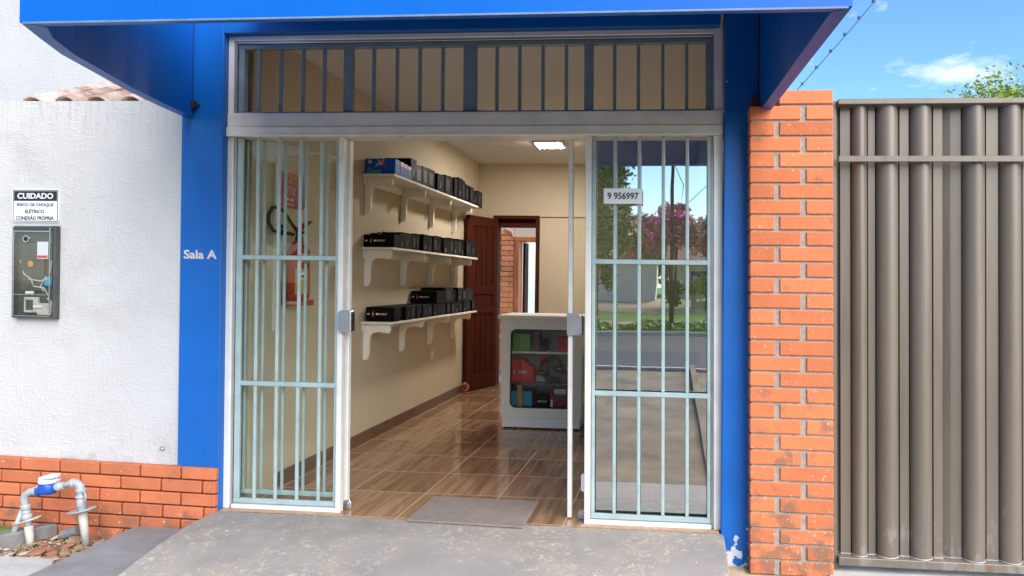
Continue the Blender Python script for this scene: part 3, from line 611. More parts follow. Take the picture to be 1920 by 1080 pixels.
mb = MB(); mb.box(-5.0, -1.422, -.066, .1, -.3, .236); mb.build('base_mortar', M['soil'] if False else 'rust', bw, wp=False)
mb = MB(); mb.box(-2.6, -1.9, -.10, -.083, -.23, -.165); mb.build('footing', 'brick2', bw, wp=False)
mb = MB(); mb.lathe((-1.768, -.046, .342), [(.012, -.004), (.012, .006)], 10, 'y'); mb.lathe((-1.768, -.052, .342), [(.005, -.008), (.005, .004)], 8, 'y'); mb.build('wall_plug', 'steel', bw, wp=False)

uw = bx('neighbour_gable_wall', 'render2', None, (-9, -1.75, 2.35, 2.6, -.2, 6.5), wp=False); tag(uw, 'tall white neighbouring wall rising behind the clay tile roof', 'wall')
# clay tile roof behind the boundary wall
tr_ = empty('lean_to_roof', (-2.3, .13, 2.3), 'small lean to roof of weathered clay tiles behind the white boundary wall', 'roof')
mb = MB(); mc = MB(); pit = R(21.5); seg = 8
def barrel(mb, x, y0, ln_, r0, r1, up, zoff):
    vs = []
    for a_, (t, r) in enumerate(((0, r0), (ln_, r1))):
        for k in range(seg+1):
            an = math.pi*k/seg; h = math.sin(an)*r*(.8 if up else -.8)
            for th in (0, .012):
                vs.append((x+math.cos(an)*r, y0+t*math.cos(pit)-h*math.sin(pit), 2.335+zoff+(y0-.1)*math.tan(pit)+t*math.sin(pit)+h+(th if up else -th)))
    n = (seg+1)*2; fs = []
    for k in range(seg):
        fs += [(2*k, 2*k+2, n+2*k+2, n+2*k), (2*k+1, n+2*k+1, n+2*k+3, 2*k+3), (2*k, 2*k+1, 2*k+3, 2*k+2), (n+2*k, n+2*k+2, n+2*k+3, n+2*k+1)]
    mb.add(vs, fs)
for i in range(6):
    x = -2.70+.21*i
    for j in range(6):
        y = .05+.34*j+random.uniform(-.012, .012)
        barrel(mb, x, y, .42, .072, .085, True, .025+.012*(j % 2))
        if i < 5: barrel(mb, x+.105, y, .42, .085, .072, False, .03)
mb.build('clay_tiles', 'clay', tr_, smooth=True, wp=False, fixn=True)
bx('roof_deck', 'wood', tr_, (-2.72, -1.75, .125, .16, 2.25, 2.30), wp=False)
mb = MB(); mb.prism([(.13, 2.30), (2.3, 2.30+2.17*math.tan(pit)-.02), (2.3, 2.25+2.17*math.tan(pit)-.02), (.13, 2.25)], 'x', -2.70, -1.76); mb.build('roof_boards', 'box_grey', tr_, wp=False)

# warning sign
sg = MB(); sg.prism([(-2.77, 1.65), (-2.485, 1.65), (-2.478, 1.657), (-2.478, 1.839), (-2.485, 1.846), (-2.77, 1.846), (-2.777, 1.839), (-2.777, 1.657)], 'y', -.046, -.0405)
sg = sg.build('warning_sign', 'signw', None, wp=False); tag(sg, 'white and black CUIDADO electric shock warning plate screwed above the meter box', 'sign')
bx('border', 'ink', sg, (-2.771, -2.484, -.0468, -.0462, 1.655, 1.659), (-2.771, -2.484, -.0468, -.0462, 1.837, 1.841), (-2.771, -2.767, -.0468, -.0462, 1.659, 1.837), (-2.488, -2.484, -.0468, -.0462, 1.659, 1.837), wp=False)
bx('black_band', 'ink', sg, (-2.764, -2.491, -.0472, -.0462, 1.776, 1.834), wp=False)
mb = MB(); mb.text('CUIDADO', lambda u, v, t: (-2.742+u, -.0474-t, 1.788+v), .228, .034, .0008, .025); mb.build('heading', 'white', sg, wp=False)
mb = MB(); mb.text('RISCO DE CHOQUE', lambda u, v, t: (-2.745+u, -.0464-t, 1.741+v), .232, .021, .0008, .022)
mb.text('EL\u00c9TRICO', lambda u, v, t: (-2.693+u, -.0464-t, 1.703+v), .122, .027, .0008, .022)
mb.text('CONEX\u00c3O PR\u00d3PRIA', lambda u, v, t: (-2.752+u, -.0464-t, 1.664+v), .242, .027, .0008, .022); mb.build('lettering', 'ink', sg, wp=False)

sg.location.x += .045; sg.location.z -= .005
# electricity meter box
eb = empty('electricity_meter_box', (-2.54, -.04, 1.08), 'dark grey electricity meter box with clear cover on the white wall below the sign', 'meter box')
X0, X1, Z0, Z1, YF = -2.695, -2.441, 1.083, 1.615, -.125
bx('case', 'box_grey', eb, (X0, X0+.008, YF, -.041, Z0, Z1), (X1, X1+.016, YF+.004, -.041, Z0-.004, Z1+.008), (X0+.008, X1, YF, -.041, Z1-.012, Z1+.006), (X0+.008, X1, YF, -.041, Z0, Z0+.01), bevel=.003, wp=False)
bx('back_plate', 'box_in', eb, (X0+.008, X1, -.05, -.042, Z0+.01, Z1-.012), wp=False)
cv = bx('clear_cover', 'poly', eb, (X0+.009, X1-.001, YF-.001, YF+.002, Z0+.011, Z1-.013), wp=False)
bx('cover_rim', 'steel', cv, (X0+.008, X0+.014, YF-.006, YF-.002, Z0+.01, Z1-.02), (X1-.018, X1-.012, YF-.006, YF-.002, Z0+.01, Z1-.004), (X0+.015, X1-.019, YF-.006, YF-.002, Z1-.028, Z1-.022), (X0+.015, X1-.019, YF-.006, YF-.002, Z0+.01, Z0+.015), (X0+.015, X1-.019, YF-.006, YF-.002, 1.218, 1.222), bevel=.001, wp=False)
mb = MB(); mb.lathe((-2.606, YF-.003, 1.545), [(.020, -.006), (.020, .002)], 20, 'y'); ey = mb.build('reading_port', 'steel', cv, wp=False)
mb = MB(); mb.lathe((-2.606, YF-.0035, 1.545), [(.014, -.007), (.014, .002)], 20, 'y'); mb.build('port_opening', 'ink', ey, wp=False)
em = bx('energy_meter', 'box_grey', eb, (-2.655, -2.51, -.10, -.051, 1.24, 1.52), bevel=.012, seg=3, wp=False)
bx('rating_label', 'signw', eb, (-2.545, -2.475, -.108, -.106, 1.43, 1.53), bevel=.001, wp=False)
bx('red_strip', 'red_card', eb, (-2.542, -2.478, -.1095, -.1083, 1.435, 1.45), wp=False)
mb = MB(); mb.lathe((-2.585, -.105, 1.4), [(.018, -.004), (.012, .006)], 16, 'y'); mb.build('brass_seal', 'yellow', eb, wp=False)
mb = MB()
mb.tube([(-2.66, -.085, 1.42), (-2.63, -.1, 1.34), (-2.58, -.105, 1.31), (-2.57, -.09, 1.25)], .004, 6); mb.tube([(-2.46, -.09, 1.42), (-2.47, -.1, 1.32), (-2.52, -.105, 1.30), (-2.6, -.1, 1.31)], .004, 6)
mb.tube([(-2.57, -.1, 1.27), (-2.5, -.105, 1.26), (-2.47, -.1, 1.21), (-2.455, -.1, 1.12)], .004, 6); mb.tube([(-2.48, -.1, 1.20), (-2.455, -.1, 1.18), (-2.46, -.1, 1.1)], .005, 6)
mb.tube([(-2.49, -.1, 1.33), (-2.52, -.11, 1.27), (-2.5, -.11, 1.24)], .003, 6); mb.build('wires', 'pvc_old', eb, wp=False)
bx('blue_tag', 'cyan_card', eb, (-2.5, -2.455, -.1, -.096, 1.275, 1.325), wp=False)
bk = bx('breaker', 'pvc_old', eb, (-2.63, -2.54, -.1, -.06, 1.115, 1.205), (-2.55, -2.475, -.095, -.06, 1.1, 1.17), bevel=.005, wp=False)
bx('breaker_window', 'box_grey', bk, (-2.615, -2.57, -.1035, -.1005, 1.13, 1.19), wp=False)
bx('breaker_toggle', 'white', bk, (-2.565, -2.51, -.112, -.1005, 1.145, 1.157), wp=False)
bx('terminal_strip', 'signw', eb, (-2.62, -2.57, -.1, -.08, 1.225, 1.24), wp=False)

eb.scale = (1, .45, 1)      # a shallow case, mostly let into the wall
# ------------------------------------------------------------------ water meter on its risers
wm = empty('water_meter', (-2.25, -.24, -.18), 'blue and white water meter on bent grey pvc pipes by the brick base', 'water meter'); Y = -.24
mb = MB(); mb.tube([(-2.396, Y, -.20), (-2.412, Y, -.07)], [.018, .022], 12); mb.build('riser', 'pvc_old', wm, smooth=True, wp=False)
mb = MB(); mb.tube([(-2.065, Y, -.16), (-2.09, Y, .03)], [.018, .023], 12); mb.build('riser', 'pvc_old', wm, smooth=True, wp=False)
mb = MB(); mb.tube([(-2.412, Y, -.07), (-2.425, Y, -.01), (-2.432, Y, .045), (-2.44, Y, .075), (-2.432, Y, .105), (-2.405, Y, .122), (-2.35, Y, .134)], [.016, .017, .018, .02, .021, .02, .017], 14)
for (a, b, r) in (((-2.42, Y, -.035), (-2.424, Y, -.005), .026), ((-2.428, Y, .02), (-2.431, Y, .05), .025), ((-2.425, Y, -.01), (-2.429, Y, .02), .022), ((-2.385, Y, .124), (-2.365, Y, .129), .023), ((-2.362, Y, .131), (-2.346, Y, .135), .026)): mb.tube([a, b], r, 16)
mb.build('inlet_elbow', 'pvc', wm, smooth=True, bevel=.002, wp=False)
mb = MB(); mb.tube([(-2.2, Y, .165), (-2.16, Y, .180), (-2.125, Y, .182), (-2.104, Y, .165), (-2.098, Y, .13), (-2.097, Y, .06), (-2.09, Y, .03)], [.014, .018, .02, .021, .02, .019, .02], 14)
for (a, b, r) in (((-2.155, Y, .18), (-2.14, Y, .183), .024), ((-2.099, Y, .135), (-2.099, Y, .152), .026), ((-2.098, Y, .10), (-2.098, Y, .115), .027), ((-2.097, Y, .05), (-2.097, Y, .095), .023)): mb.tube([a, b], r, 16)
mb.build('outlet_elbow', 'pvc', wm, smooth=True, bevel=.002, wp=False)
mb = MB(); mb.lathe((-2.296, Y, .115), [(.03, 0), (.046, .008), (.05, .025), (.047, .05), (.042, .062)], 24); mb.tube([(-2.345, Y, .135), (-2.32, Y, .14)], .025, 16); mb.box(-2.355, -2.335, Y-.03, Y+.02, .105, .15); mb.build('meter_body', 'meter_blue', wm, smooth=True, bevel=.003, wp=False)
mb = MB(); mb.lathe((-2.296, Y, .178), [(.047, 0), (.048, .012), (.044, .02)], 24); mb.prism([(-2.335, .199), (-2.25, .206), (-2.25, .225), (-2.30, .222), (-2.33, .212)], 'y', Y-.03, Y+.03); mb.build('register_cap', 'signw', wm, bevel=.003, wp=False)
mb = MB(); mb.tube([(-2.25, Y, .155), (-2.2, Y, .165)], .021, 14); mb.lathe((-2.225, Y-.01, .16), [(.012, -.02), (.024, -.01), (.024, .012), (.012, .022)], 16, 'y'); mb.tube([(-2.24, Y, .17), (-2.215, Y-.01, .205)], .006, 8); mb.build('coupling_nut', 'pvc', wm, smooth=True, bevel=.002, wp=False)
def flange(c, r0, r1, tilt):
    mb = MB(); seg = 26; vs = []
    for r, h in ((r0, .0), (r1, .003), (r1+.004, .009), (r1, .012), (r0, .007)):
        for k in range(seg):
            a = 2*math.pi*k/seg; p = Vector((r*math.cos(a), r*math.sin(a)*.8, h)); p = Matrix.Rotation(tilt, 3, 'Y') @ p; vs.append(Vector(c)+p)
    fs = [(i*seg+k, i*seg+(k+1) % seg, ((i+1) % 5)*seg+(k+1) % seg, ((i+1) % 5)*seg+k) for i in range(5) for k in range(seg)]
    return mb.add(vs, fs)
flange((-2.093, Y, .025), .022, .074, -.2).build('collar', 'pvc', wm, smooth=True, wp=False)
flange((-2.415, Y, -.045), .06, .07, -.3).build('collar', 'pvc_old', wm, smooth=True, wp=False)
mb = MB(); mb.tube([(-2.445, Y, .03), (-2.52, Y-.02, -.2)], .014, 12); mb.build('prop_pipe', 'pvc', wm, smooth=True, wp=False)
mb = MB(); mb.tube([(-2.08, Y-.01, .125), (-2.062, Y-.02, .14), (-2.052, Y-.02, .115), (-2.058, Y-.02, .08), (-2.075, Y-.01, .09)], .005, 8); mb.build('seal_wire', 'pvc', wm, smooth=True, wp=False)

# loose stones round the meter
def stone_mesh(mi):
    b = bmesh.new(); bmesh.ops.create_icosphere(b, subdivisions=3, radius=1)
    ph = [random.uniform(0, 6) for _ in range(6)]
    for v in b.verts:
        c = v.co; k = 1+.2*math.sin(c.x*2.3+ph[0])+.18*math.sin(c.y*2.7+ph[1])+.12*math.sin(c.x*5+c.y*4+ph[2]); v.co = Vector((c.x*k, c.y*k*.75, c.z*.26+.05*math.sin(c.x*9+ph[3])*math.sin(c.y*8+ph[4])))
    me = bpy.data.meshes.new('stone'); b.to_mesh(me); b.free(); me.materials.append(M['stone%d' % mi])
    for p in me.polygons: p.use_smooth = True
    return me
sm = [stone_mesh(i % 3) for i in range(7)]
names = ['tan', 'terracotta', 'pale grey']
cnt = 0; placed = []
big = [(-2.25, -.36, .05, 1), (-2.36, -.42, .036, 2), (-2.17, -.25, .045, 1), (-2.2, -.17, .045, 0), (-2.1, -.34, .032, 0)]
for i in range(400):
    if cnt >= 95: break
    if i < len(big): x, y, s, mi = big[i]
    else:
        x = random.uniform(-2.62, -1.93); y = random.uniform(-.47, -.12); s = random.choice((.012, .016, .022, .03)); mi = None
        if any((x-a)**2+(y-b)**2 < (s+c)**2*.55 for a, b, c in placed): continue
        if x < -2.42 and y < -.05 and (x+2.42) < (y+.1)*.75+.0: 
            if y > -.42: continue
    placed.append((x, y, s)); me = sm[mi] if mi is not None else random.choice(sm)
    o = bpy.data.objects.new('stone', me); COL.objects.link(o); o.location = (x, y, -.172+s*.12); o.scale = (s, s, s); o.rotation_euler = (random.uniform(-.3, .3), random.uniform(-.3, .3), random.uniform(0, 6.3))
    c = sm.index(me) % 3
    if mi is not None: tag(o, ['large rounded terracotta slab stone in front between the two pipe risers', 'pale flat stone beside the foot of the left pipe riser', 'large terracotta stone lying behind between the pipe risers', 'broad tan stone closest to the brick base by the meter', 'tan flat stone near the grey landing edge'][i], 'stone', 'stones strewn under the water meter')
    else: tag(o, 'small %s stone strewn on the soil under the water meter' % names[c], 'stone', 'small %s stones strewn under the water meter' % names[c])
    cnt += 1
pe = MB(); pe.lathe((0, 0, 0), [(1, 0), (1, 1)], 4); pe = MB()
pe.tube([(-2.3, -.135, -.15), (-2.22, -.12, -.125)], .028, 12); tag(pe.build('pipe_stub', 'conc_dk', wp=False), 'short dirty grey pipe stub lying on the soil behind the risers', 'pipe')
gv = MB()
for i in range(2600):
    x = random.uniform(-2.75, -1.92); y = random.uniform(-.5, -.1); s = random.uniform(.003, .008); a = random.uniform(0, 3)
    z = -.178; q = [(x+s*math.cos(a+k*1.57)*random.uniform(.6, 1.3), y+s*math.sin(a+k*1.57)*random.uniform(.6, 1.3), z) for k in range(4)]; gv.add(q+[(x, y, z+s*.9)], [(0, 1, 4), (1, 2, 4), (2, 3, 4), (3, 0, 4)])
tag(gv.build('gravel', mat('fine_gravel', (.34, .24, .15), .9, island=.6), wp=False), kind='stuff')

# ------------------------------------------------------------------ brick pillar and gate
bp_ = empty('brick_pillar', (1.78, -.08, -.2), 'orange brick pillar with grey mortar between the blue front and the metal gate', 'pillar')
mb = MB(); rows = []; x0, x1 = 1.562, 1.988
for r in range(31):
    zt = 2.271-.0816*(r-1)
    if r == 0: rows.append((zt-.0715, zt, [(1.714, x1)])); continue
    rows.append((zt-.0715, zt, [(x0, x0+.262), (x1-.136, x1)] if r % 2 else [(x0, x0+.128), (x1-.272, x1)]))
for z0, z1, xs in rows:
    for a, b in xs: mb.box(a, b, -.16, .05, z0, z1)
mb.build('bricks', 'brick', bp_, bevel=.004)
bx('mortar', 'grout', bp_, (x0+.008, x1-.004, -.151, .04, -.3, 2.2), (1.722, x1-.01, -.150, .039, 2.2, 2.28))
mb = MB(); mb.tube([(1.72, -.05, 2.35), (1.72, -.05, 2.4)], .002, 6); mb.build('wire_end', 'wire', bp_)
# barbed cable above the pillar
cb = MB(); A = Vector((1.93, .9, 2.60)); B = Vector((3.05, .9, 3.95)); cb.tube([A, A.lerp(B, .33)+Vector((.004, 0, -.012)), A.lerp(B, .66)+Vector((0, 0, -.01)), B], .003, 6)
for k in range(12):
    p = A.lerp(B, (k+.7)/12.5); d = (B-A).normalized(); cb.tube([p-d*.014, p, p+d*.014], [.003, .0075, .003], 6); cb.tube([p-Vector((.01, 0, -.012)), p+Vector((.012, 0, -.012))], .0025, 5)
tag(cb.build('barbed_wire', 'wire', wp=False), 'dark barbed wire rising to the right against the blue sky', 'wire')

ga = empty('metal_gate', (2.6, -.05, -.12), 'taupe sheet metal gate of fluted columns beside the brick pillar', 'gate')
XE = 4.4
bx('gate_post', 'gate', ga, (1.992, 2.022, -.085, -.02, -.15, 2.315), bevel=.003)
def zx(u): return 2.0+(u-1565)/1920*5.18*.0+0
def gx(px): return 2.024+(px-1575)*.002662
prof = []
def flat(a, b, y): prof.extend([(gx(a), y), (gx(b), y)])
def rnd(a, b, d=.055, n=12):
    for k in range(n+1):
        t = math.pi*k/n; prof.append(((gx(a)+gx(b))/2-math.cos(t)*(gx(b)-gx(a))/2, -.048-d*math.sin(t)))
flat(1577, 1582, -.035); flat(1583, 1602, -.062); rnd(1604, 1635); flat(1637, 1650, -.06); rnd(1652, 1695, .06); flat(1697, 1714, -.066); rnd(1716, 1759, .06); flat(1761, 1778, -.066)
prof.extend([(gx(1780), -.04), (gx(1794), -.06), (gx(1795), -.05), (gx(1814), -.055)]); rnd(1817, 1859, .06); flat(1861, 1883, -.064); rnd(1885, 1927, .06)
px = 1929
while gx(px) < XE-.2: flat(px, px+17, -.064); rnd(px+19, px+62, .06); px += 64
XE = prof[-1][0]+.03
mb = MB(); vs = []; n = len(prof)
for z in (-.07, 1.975, 1.976, 2.29):
    pass
vs = [(x, y, -.075) for x, y in prof]+[(x, y, 2.285) for x, y in prof]+[(x, y+.004, -.075) for x, y in prof]+[(x, y+.004, 2.285) for x, y in prof]
fs = [(i, i+1, n+i+1, n+i) for i in range(n-1)]+[(2*n+i, 3*n+i, 3*n+i+1, 2*n+i+1) for i in range(n-1)]
sh = mb.add(vs, fs).build('fluted_sheet', 'gate', ga, fixn=False)
for p in sh.data.polygons: p.use_smooth = True
try:
    sh.data.set_sharp_from_angle(angle=R(28))
except Exception: pass
mb = MB(); mb.tube([(x, y-.003, -.072) for x, y in prof if True], .0035, 5); mb.build('weld_seam', 'weld', ga, fixn=True)
bx('top_rail', 'gate', ga, (2.0225, XE, -.125, -.01, 2.286, 2.315), bevel=.003)
bx('middle_rail', 'gate', ga, (2.0225, XE, -.132, -.112, 1.985, 2.017), bevel=.003)
bx('bottom_rail', 'gate', ga, (2.0225, XE, -.118, -.01, -.118, -.0755), bevel=.003)
bx('gate_post', 'gate', ga, (XE, XE+.05, -.12, -.02, -.15, 2.315), bevel=.003)

# ------------------------------------------------------------------ doormat
dm = MB(); dm.prism([(-.288, -.098), (.371, -.124), (.371, .333), (-.288, .351)], 'z', .001, .012); tag(dm.build('doormat', 'mat_', wp=False, bevel=.003), 'taupe rubber doormat lying on the tiles in the doorway', 'doormat')

# ------------------------------------------------------------------ wall shelves and cartons
def shelf(z, y0, label, below):
    s = empty('wall_shelf', (-1.36, y0, z), label, 'shelf', 'bracketed wall shelves'); y1 = 4.12
    bx('board', 'cream', s, (-1.359, -1.09, y0, y1, z-.02, z), bevel=.003, wp=False)
    bx('back_rail', 'cream', s, (-1.359, -1.342, y0+.03, y1-.02, z-.085, z-.021), bevel=.002, wp=False)
    for yb in (1.70, 2.465, 3.215, 3.97):
        pr = [(-1.341, z-.0205), (-1.135, z-.0205), (-1.128, z-.03), (-1.128, z-.075), (-1.138, z-.092), (-1.158, z-.097), (-1.175, z-.088), (-1.19, z-.092), (-1.21, z-.086), (-1.25, z-.088), (-1.28, z-.098), (-1.298, z-.12), (-1.304, z-.15), (-1.307, z-.22), (-1.306, z-.27), (-1.314, z-.3), (-1.33, z-.318), (-1.3585, z-.318), (-1.3585, z-.086), (-1.341, z-.086)]
        mb = MB(); mb.prism(pr, 'y', yb, yb+.028); mb.build('bracket', 'cream', s, bevel=.003, wp=False)
    return s
shelf(2.19, 1.64, 'cream wall shelf with scalloped brackets, uppermost of the three', 0)
shelf(1.597, 1.64, 'cream wall shelf with scalloped brackets, middle of the three', 0)
shelf(.993, 1.65, 'cream wall shelf with scalloped brackets, lowest of the three', 0)
ordn = ['first', 'second', 'third', 'fourth', 'fifth', 'sixth', 'seventh', 'eighth', 'ninth', 'tenth', 'eleventh', 'twelfth', 'thirteenth', 'fourteenth', 'fifteenth', 'sixteenth', 'seventeenth', 'eighteenth', 'nineteenth', 'twentieth', 'twenty first', 'twenty second']
def carton(x0, x1, y0, y1, z0, z1, m, label, group, logo=None, side=None):
    o = bx('carton', m, None, (x0, x1, y0, y1, z0, z1), bevel=.003, wp=False); tag(o, label, 'carton', group)
    if logo: logo(o, x0, x1, y0, z0, z1)
    if side: side(o, x1, y0, y1, z0, z1)
    return o
def logo_main(o, x0, x1, y0, z0, z1):
    h = z1-z0; mb = MB(); mb.text('MONSULT', lambda u, v, t: (x0+.105+u, y0-.0006-t, z0+h*.46+v), .075, .014, .0006, .01); mb.lathe((x0+.094, y0-.0006, z0+h*.52), [(.009, -.0006), (.009, .0004)], 14, 'y'); mb.build('lettering', 'white', o, wp=False)
    mb = MB(); mb.prism([(x0+.055, z0+h*.35), (x0+.066, z0+h*.36), (x0+.064, z0+h*.5), (x0+.075, z0+h*.52), (x0+.064, z0+h*.58), (x0+.066, z0+h*.75), (x0+.056, z0+h*.6)], 'y', y0-.0012, y0-.0004); mb.build('emblem', 'orange_ink', o, wp=False)
    bx('small_mark', 'white', o, (x0+.012, x0+.032, y0-.0012, y0-.0004, z0+h*.48, z0+h*.56), wp=False)
def logo_blue(o, x0, x1, y0, z0, z1):
    mb = MB(); cx = x0+.125; h = z1-z0
    for s in (-1, 1): mb.prism([(cx+s*.022, z0+h*.98), (cx+s*.028, z0+h*.98), (cx+s*.022, z0+h*.75), (cx+s*.05, z0+h*.45), (cx+s*.04, z0+h*.45), (cx+s*.012, z0+h*.74)], 'y', y0-.0012, y0-.0004)
    mb.prism([(cx-.004, z0+h*.9), (cx+.004, z0+h*.9), (cx+.014, z0+h*.58), (cx-.014, z0+h*.58)], 'y', y0-.0012, y0-.0004)
    mb.build('emblem', 'pink', o, wp=False)
    mb = MB(); mb.prism([(cx+.008, z0+h*.72), (cx+.016, z0+h*.76), (cx+.054, z0+h*.45), (cx+.04, z0+h*.43)], 'y', y0-.0018, y0-.0013); mb.build('emblem_stroke', 'red_card', o, wp=False)
    mb = MB(); mb.lathe((x0+.034, y0-.0008, z0+h*.8), [(.016, -.0006), (.016, .0004)], 16, 'y'); mb.build('seal', 'pink', o, wp=False)
    bx('yellow_mark', 'yellow', o, (x0+.018, x0+.05, y0-.0012, y0-.0004, z0+h*.34, z0+h*.4), (x0+.06, x0+.08, y0-.0012, y0-.0004, z0+h*.06, z0+h*.18), wp=False)
    bx('light_panel', 'cyan_card', o, (x0+.006, x0+.13, y0-.0009, y0-.0003, z0+.004, z0+h*.3), wp=False)
def side_mark(kind):
    def f(o, x1, y0, y1, z0, z1):
        h = z1-z0; w_ = y1-y0
        if kind == 0: bx('edge_label', 'pvc', o, (x1+.0003, x1+.001, y0+w_*.3, y0+w_*.36, z0+h*.15, z0+h*.4), wp=False)
        elif kind == 1: bx('edge_label', 'rubber', o, (x1+.0003, x1+.001, y0+w_*.2, y0+w_*.7, z0+h*.2, z0+h*.8), wp=False)
        else:
            mb = MB(); mb.prism([(y0+w_*.3, z0+h*.2), (y0+w_*.4, z0+h*.2), (y0+w_*.62, z0+h*.6), (y0+w_*.52, z0+h*.6)], 'x', x1+.0003, x1+.001); mb.build('edge_label', 'box_grey', o, wp=False)
    return f
# top shelf
z = 2.1905; y = 1.685
carton(-1.347, -1.10, y, y+.10, z, z+.128, 'blue_card', 'bright blue carton with red and pink emblem at the near end of the top shelf', 'cartons on the top shelf', logo_blue)
y += .104
for k in range(3):
    def pk(o, x1, y0, y1, z0, z1): bx('pink_band', 'pink', o, (x1+.0003, x1+.001, y0+.006, y1-.006, z0+.085, z1-.006), wp=False)
    carton(-1.335, -1.10-.002*k, y, y+.085, z, z+.125-.003*k, 'blue_card', 'blue carton with pink edge band, %s in the row on the top shelf' % ordn[k+1], 'cartons on the top shelf', None, pk); y += .089
k = 4
while y < 4.2:
    wd = random.choice((.11, .14, .17, .2)); h = random.uniform(.15, .2)*(1.12 if 2.9 < y < 3.9 else 1)
    carton(-1.35, -1.10+random.uniform(-.03, .012), y, y+wd, z, z+h, random.choice(('black', 'navy')), 'black carton, %s from the near end of the top shelf' % ordn[k], 'cartons on the top shelf', None, side_mark(random.choice((0, 1, 1, 2)))); y += wd+.006; k += 1
# middle shelf
z = 1.5975; y = 1.685
carton(-1.357, -1.10, y, y+.12, z, z+.105, 'black', 'black carton with white lettering at the near end of the middle shelf', 'cartons on the middle shelf', logo_main); y += .124; k = 1
while y < 4.1:
    wd = random.choice((.1, .13, .16, .2)); h = .107+.045*(y-1.7)*.62+random.uniform(0, .03)
    carton(-1.355, -1.105+random.uniform(-.03, .012), y, y+wd, z, z+h, random.choice(('black', 'navy', 'black')), 'black carton, %s from the near end of the middle shelf' % ordn[k], 'cartons on the middle shelf', None, side_mark(random.choice((0, 1, 1, 2)))); y += wd+.005; k += 1
ax_ = MB(); ax_.tube([(-1.235, 1.70, 1.7035), (-1.22, 1.72, 1.723), (-1.205, 1.74, 1.74)], .003, 6); tag(ax_.build('white_stick', 'white', wp=False), 'thin white stick leaning up on the cartons of the middle shelf', 'stick')
# lower shelf
z = .9935; y = 1.69
carton(-1.333, -1.092, y, y+.11, z, z+.118, 'black', 'black carton with white lettering and red emblem at the near end of the lowest shelf', 'cartons on the lowest shelf', logo_main); y += .114; k = 1
lowtop = z+.118
while y < 4.0:
    wd = random.choice((.1, .115, .13, .15)); lowtop = z+.118+.005*random.random()
    carton(-1.345, -1.10+random.uniform(-.02, .01), y, y+wd, z, z+.118, random.choice(('black', 'navy', 'black')), 'black carton, %s from the near end of the bottom row on the lowest shelf' % ordn[k], 'cartons on the lowest shelf', None, side_mark(random.choice((0, 1, 0, 2)))); y += wd+.004; k += 1
z2 = z+.119; y = 2.72
carton(-1.345, -1.09, y, y+.26, z2, z2+.118, 'black', 'black carton with faint white lettering stacked at the near end of the upper row', 'cartons stacked on the lowest shelf row', logo_main); y += .265; k = 1
while y < 3.9:
    wd = random.choice((.14, .2, .24)); carton(-1.345, -1.10+random.uniform(-.02, .01), y, y+wd, z2, z2+.115+random.uniform(0, .04), 'navy' if k % 2 else 'black', 'black carton, %s in the upper row stacked on the lowest shelf' % ordn[k], 'cartons stacked on the lowest shelf row', None, side_mark(k % 3)); y += wd+.005; k += 1

# ------------------------------------------------------------------ fire extinguisher and its sign
fx = empty('fire_extinguisher', (-1.28, .54, 1.165), 'red fire extinguisher with yellow label hanging on the beige wall behind the left door', 'fire extinguisher')
mb = MB(); mb.lathe((-1.28, .54, 1.2), [(.05, 0), (.066, .008), (.068, .03), (.068, .31), (.06, .345), (.035, .375), (.022, .385)], 28); cy = mb.build('cylinder', 'red', fx, smooth=True, wp=False)
def wrap(a0, a1, z0, z1, r, m, nm, n=8):
    mb = MB(); vs = []
    for k in range(n+1):
        a = a0+(a1-a0)*k/n
        for rr in (r, r+.0012): vs += [(-1.28+math.cos(a)*rr, .54+math.sin(a)*rr, z0), (-1.28+math.cos(a)*rr, .54+math.sin(a)*rr, z1)]
    fs = []
    for k in range(n):
        o = 4*k; fs += [(o, o+4, o+5, o+1), (o+2, o+3, o+7, o+6), (o+1, o+5, o+7, o+3), (o, o+2, o+6, o+4)]
    fs += [(0, 1, 3, 2), (4*n, 4*n+2, 4*n+3, 4*n+1)]
    return mb.add(vs, fs).build(nm, m, cy, wp=False)
wrap(R(-78), R(-5), 1.235, 1.4, .0685, 'yellow', 'yellow_label'); wrap(R(-60), R(-25), 1.33, 1.375, .0705, 'signw', 'inspection_seal'); wrap(R(-50), R(0), 1.44, 1.5, .0685, 'yellow', 'yellow_label')
wrap(R(-62), R(-30), 1.342, 1.358, .072, 'dkred', 'seal_print', 4)
mb = MB(); mb.lathe((-1.28, .54, 1.585), [(.022, 0), (.026, .01), (.02, .04), (.016, .06)], 16); mb.box(-1.30, -1.23, .525, .555, 1.63, 1.645); mb.build('valve', 'rubber', fx, bevel=.003, wp=False)
mb = MB(); mb.prism([(-1.30, 1.65), (-1.285, 1.685), (-1.195, 1.715), (-1.205, 1.695), (-1.25, 1.665), (-1.26, 1.65)], 'y', .528, .552); mb.build('lever', 'red', fx, bevel=.002, wp=False)
mb = MB(); pts = []
for k in range(17):
    a = R(-60)+R(300)*k/16; pts.append((-1.345+.0*k+.015*math.cos(a), .50-.09+.095*math.cos(a)*0+.0+ -.04*0, 1.7+.085*math.sin(a)))
pts = [(-1.28, .52, 1.64), (-1.30, .47, 1.70), (-1.315, .43, 1.755), (-1.325, .37, 1.785), (-1.33, .31, 1.775), (-1.33, .27, 1.73), (-1.33, .27, 1.68), (-1.325, .31, 1.635), (-1.315, .38, 1.62), (-1.30, .44, 1.625), (-1.29, .49, 1.62)]
mb.tube(pts, .011, 10); mb.tube([(-1.31, .4, 1.63), (-1.30, .36, 1.66)], [.016, .02], 10); mb.build('hose', 'rubber', fx, smooth=True, wp=False)
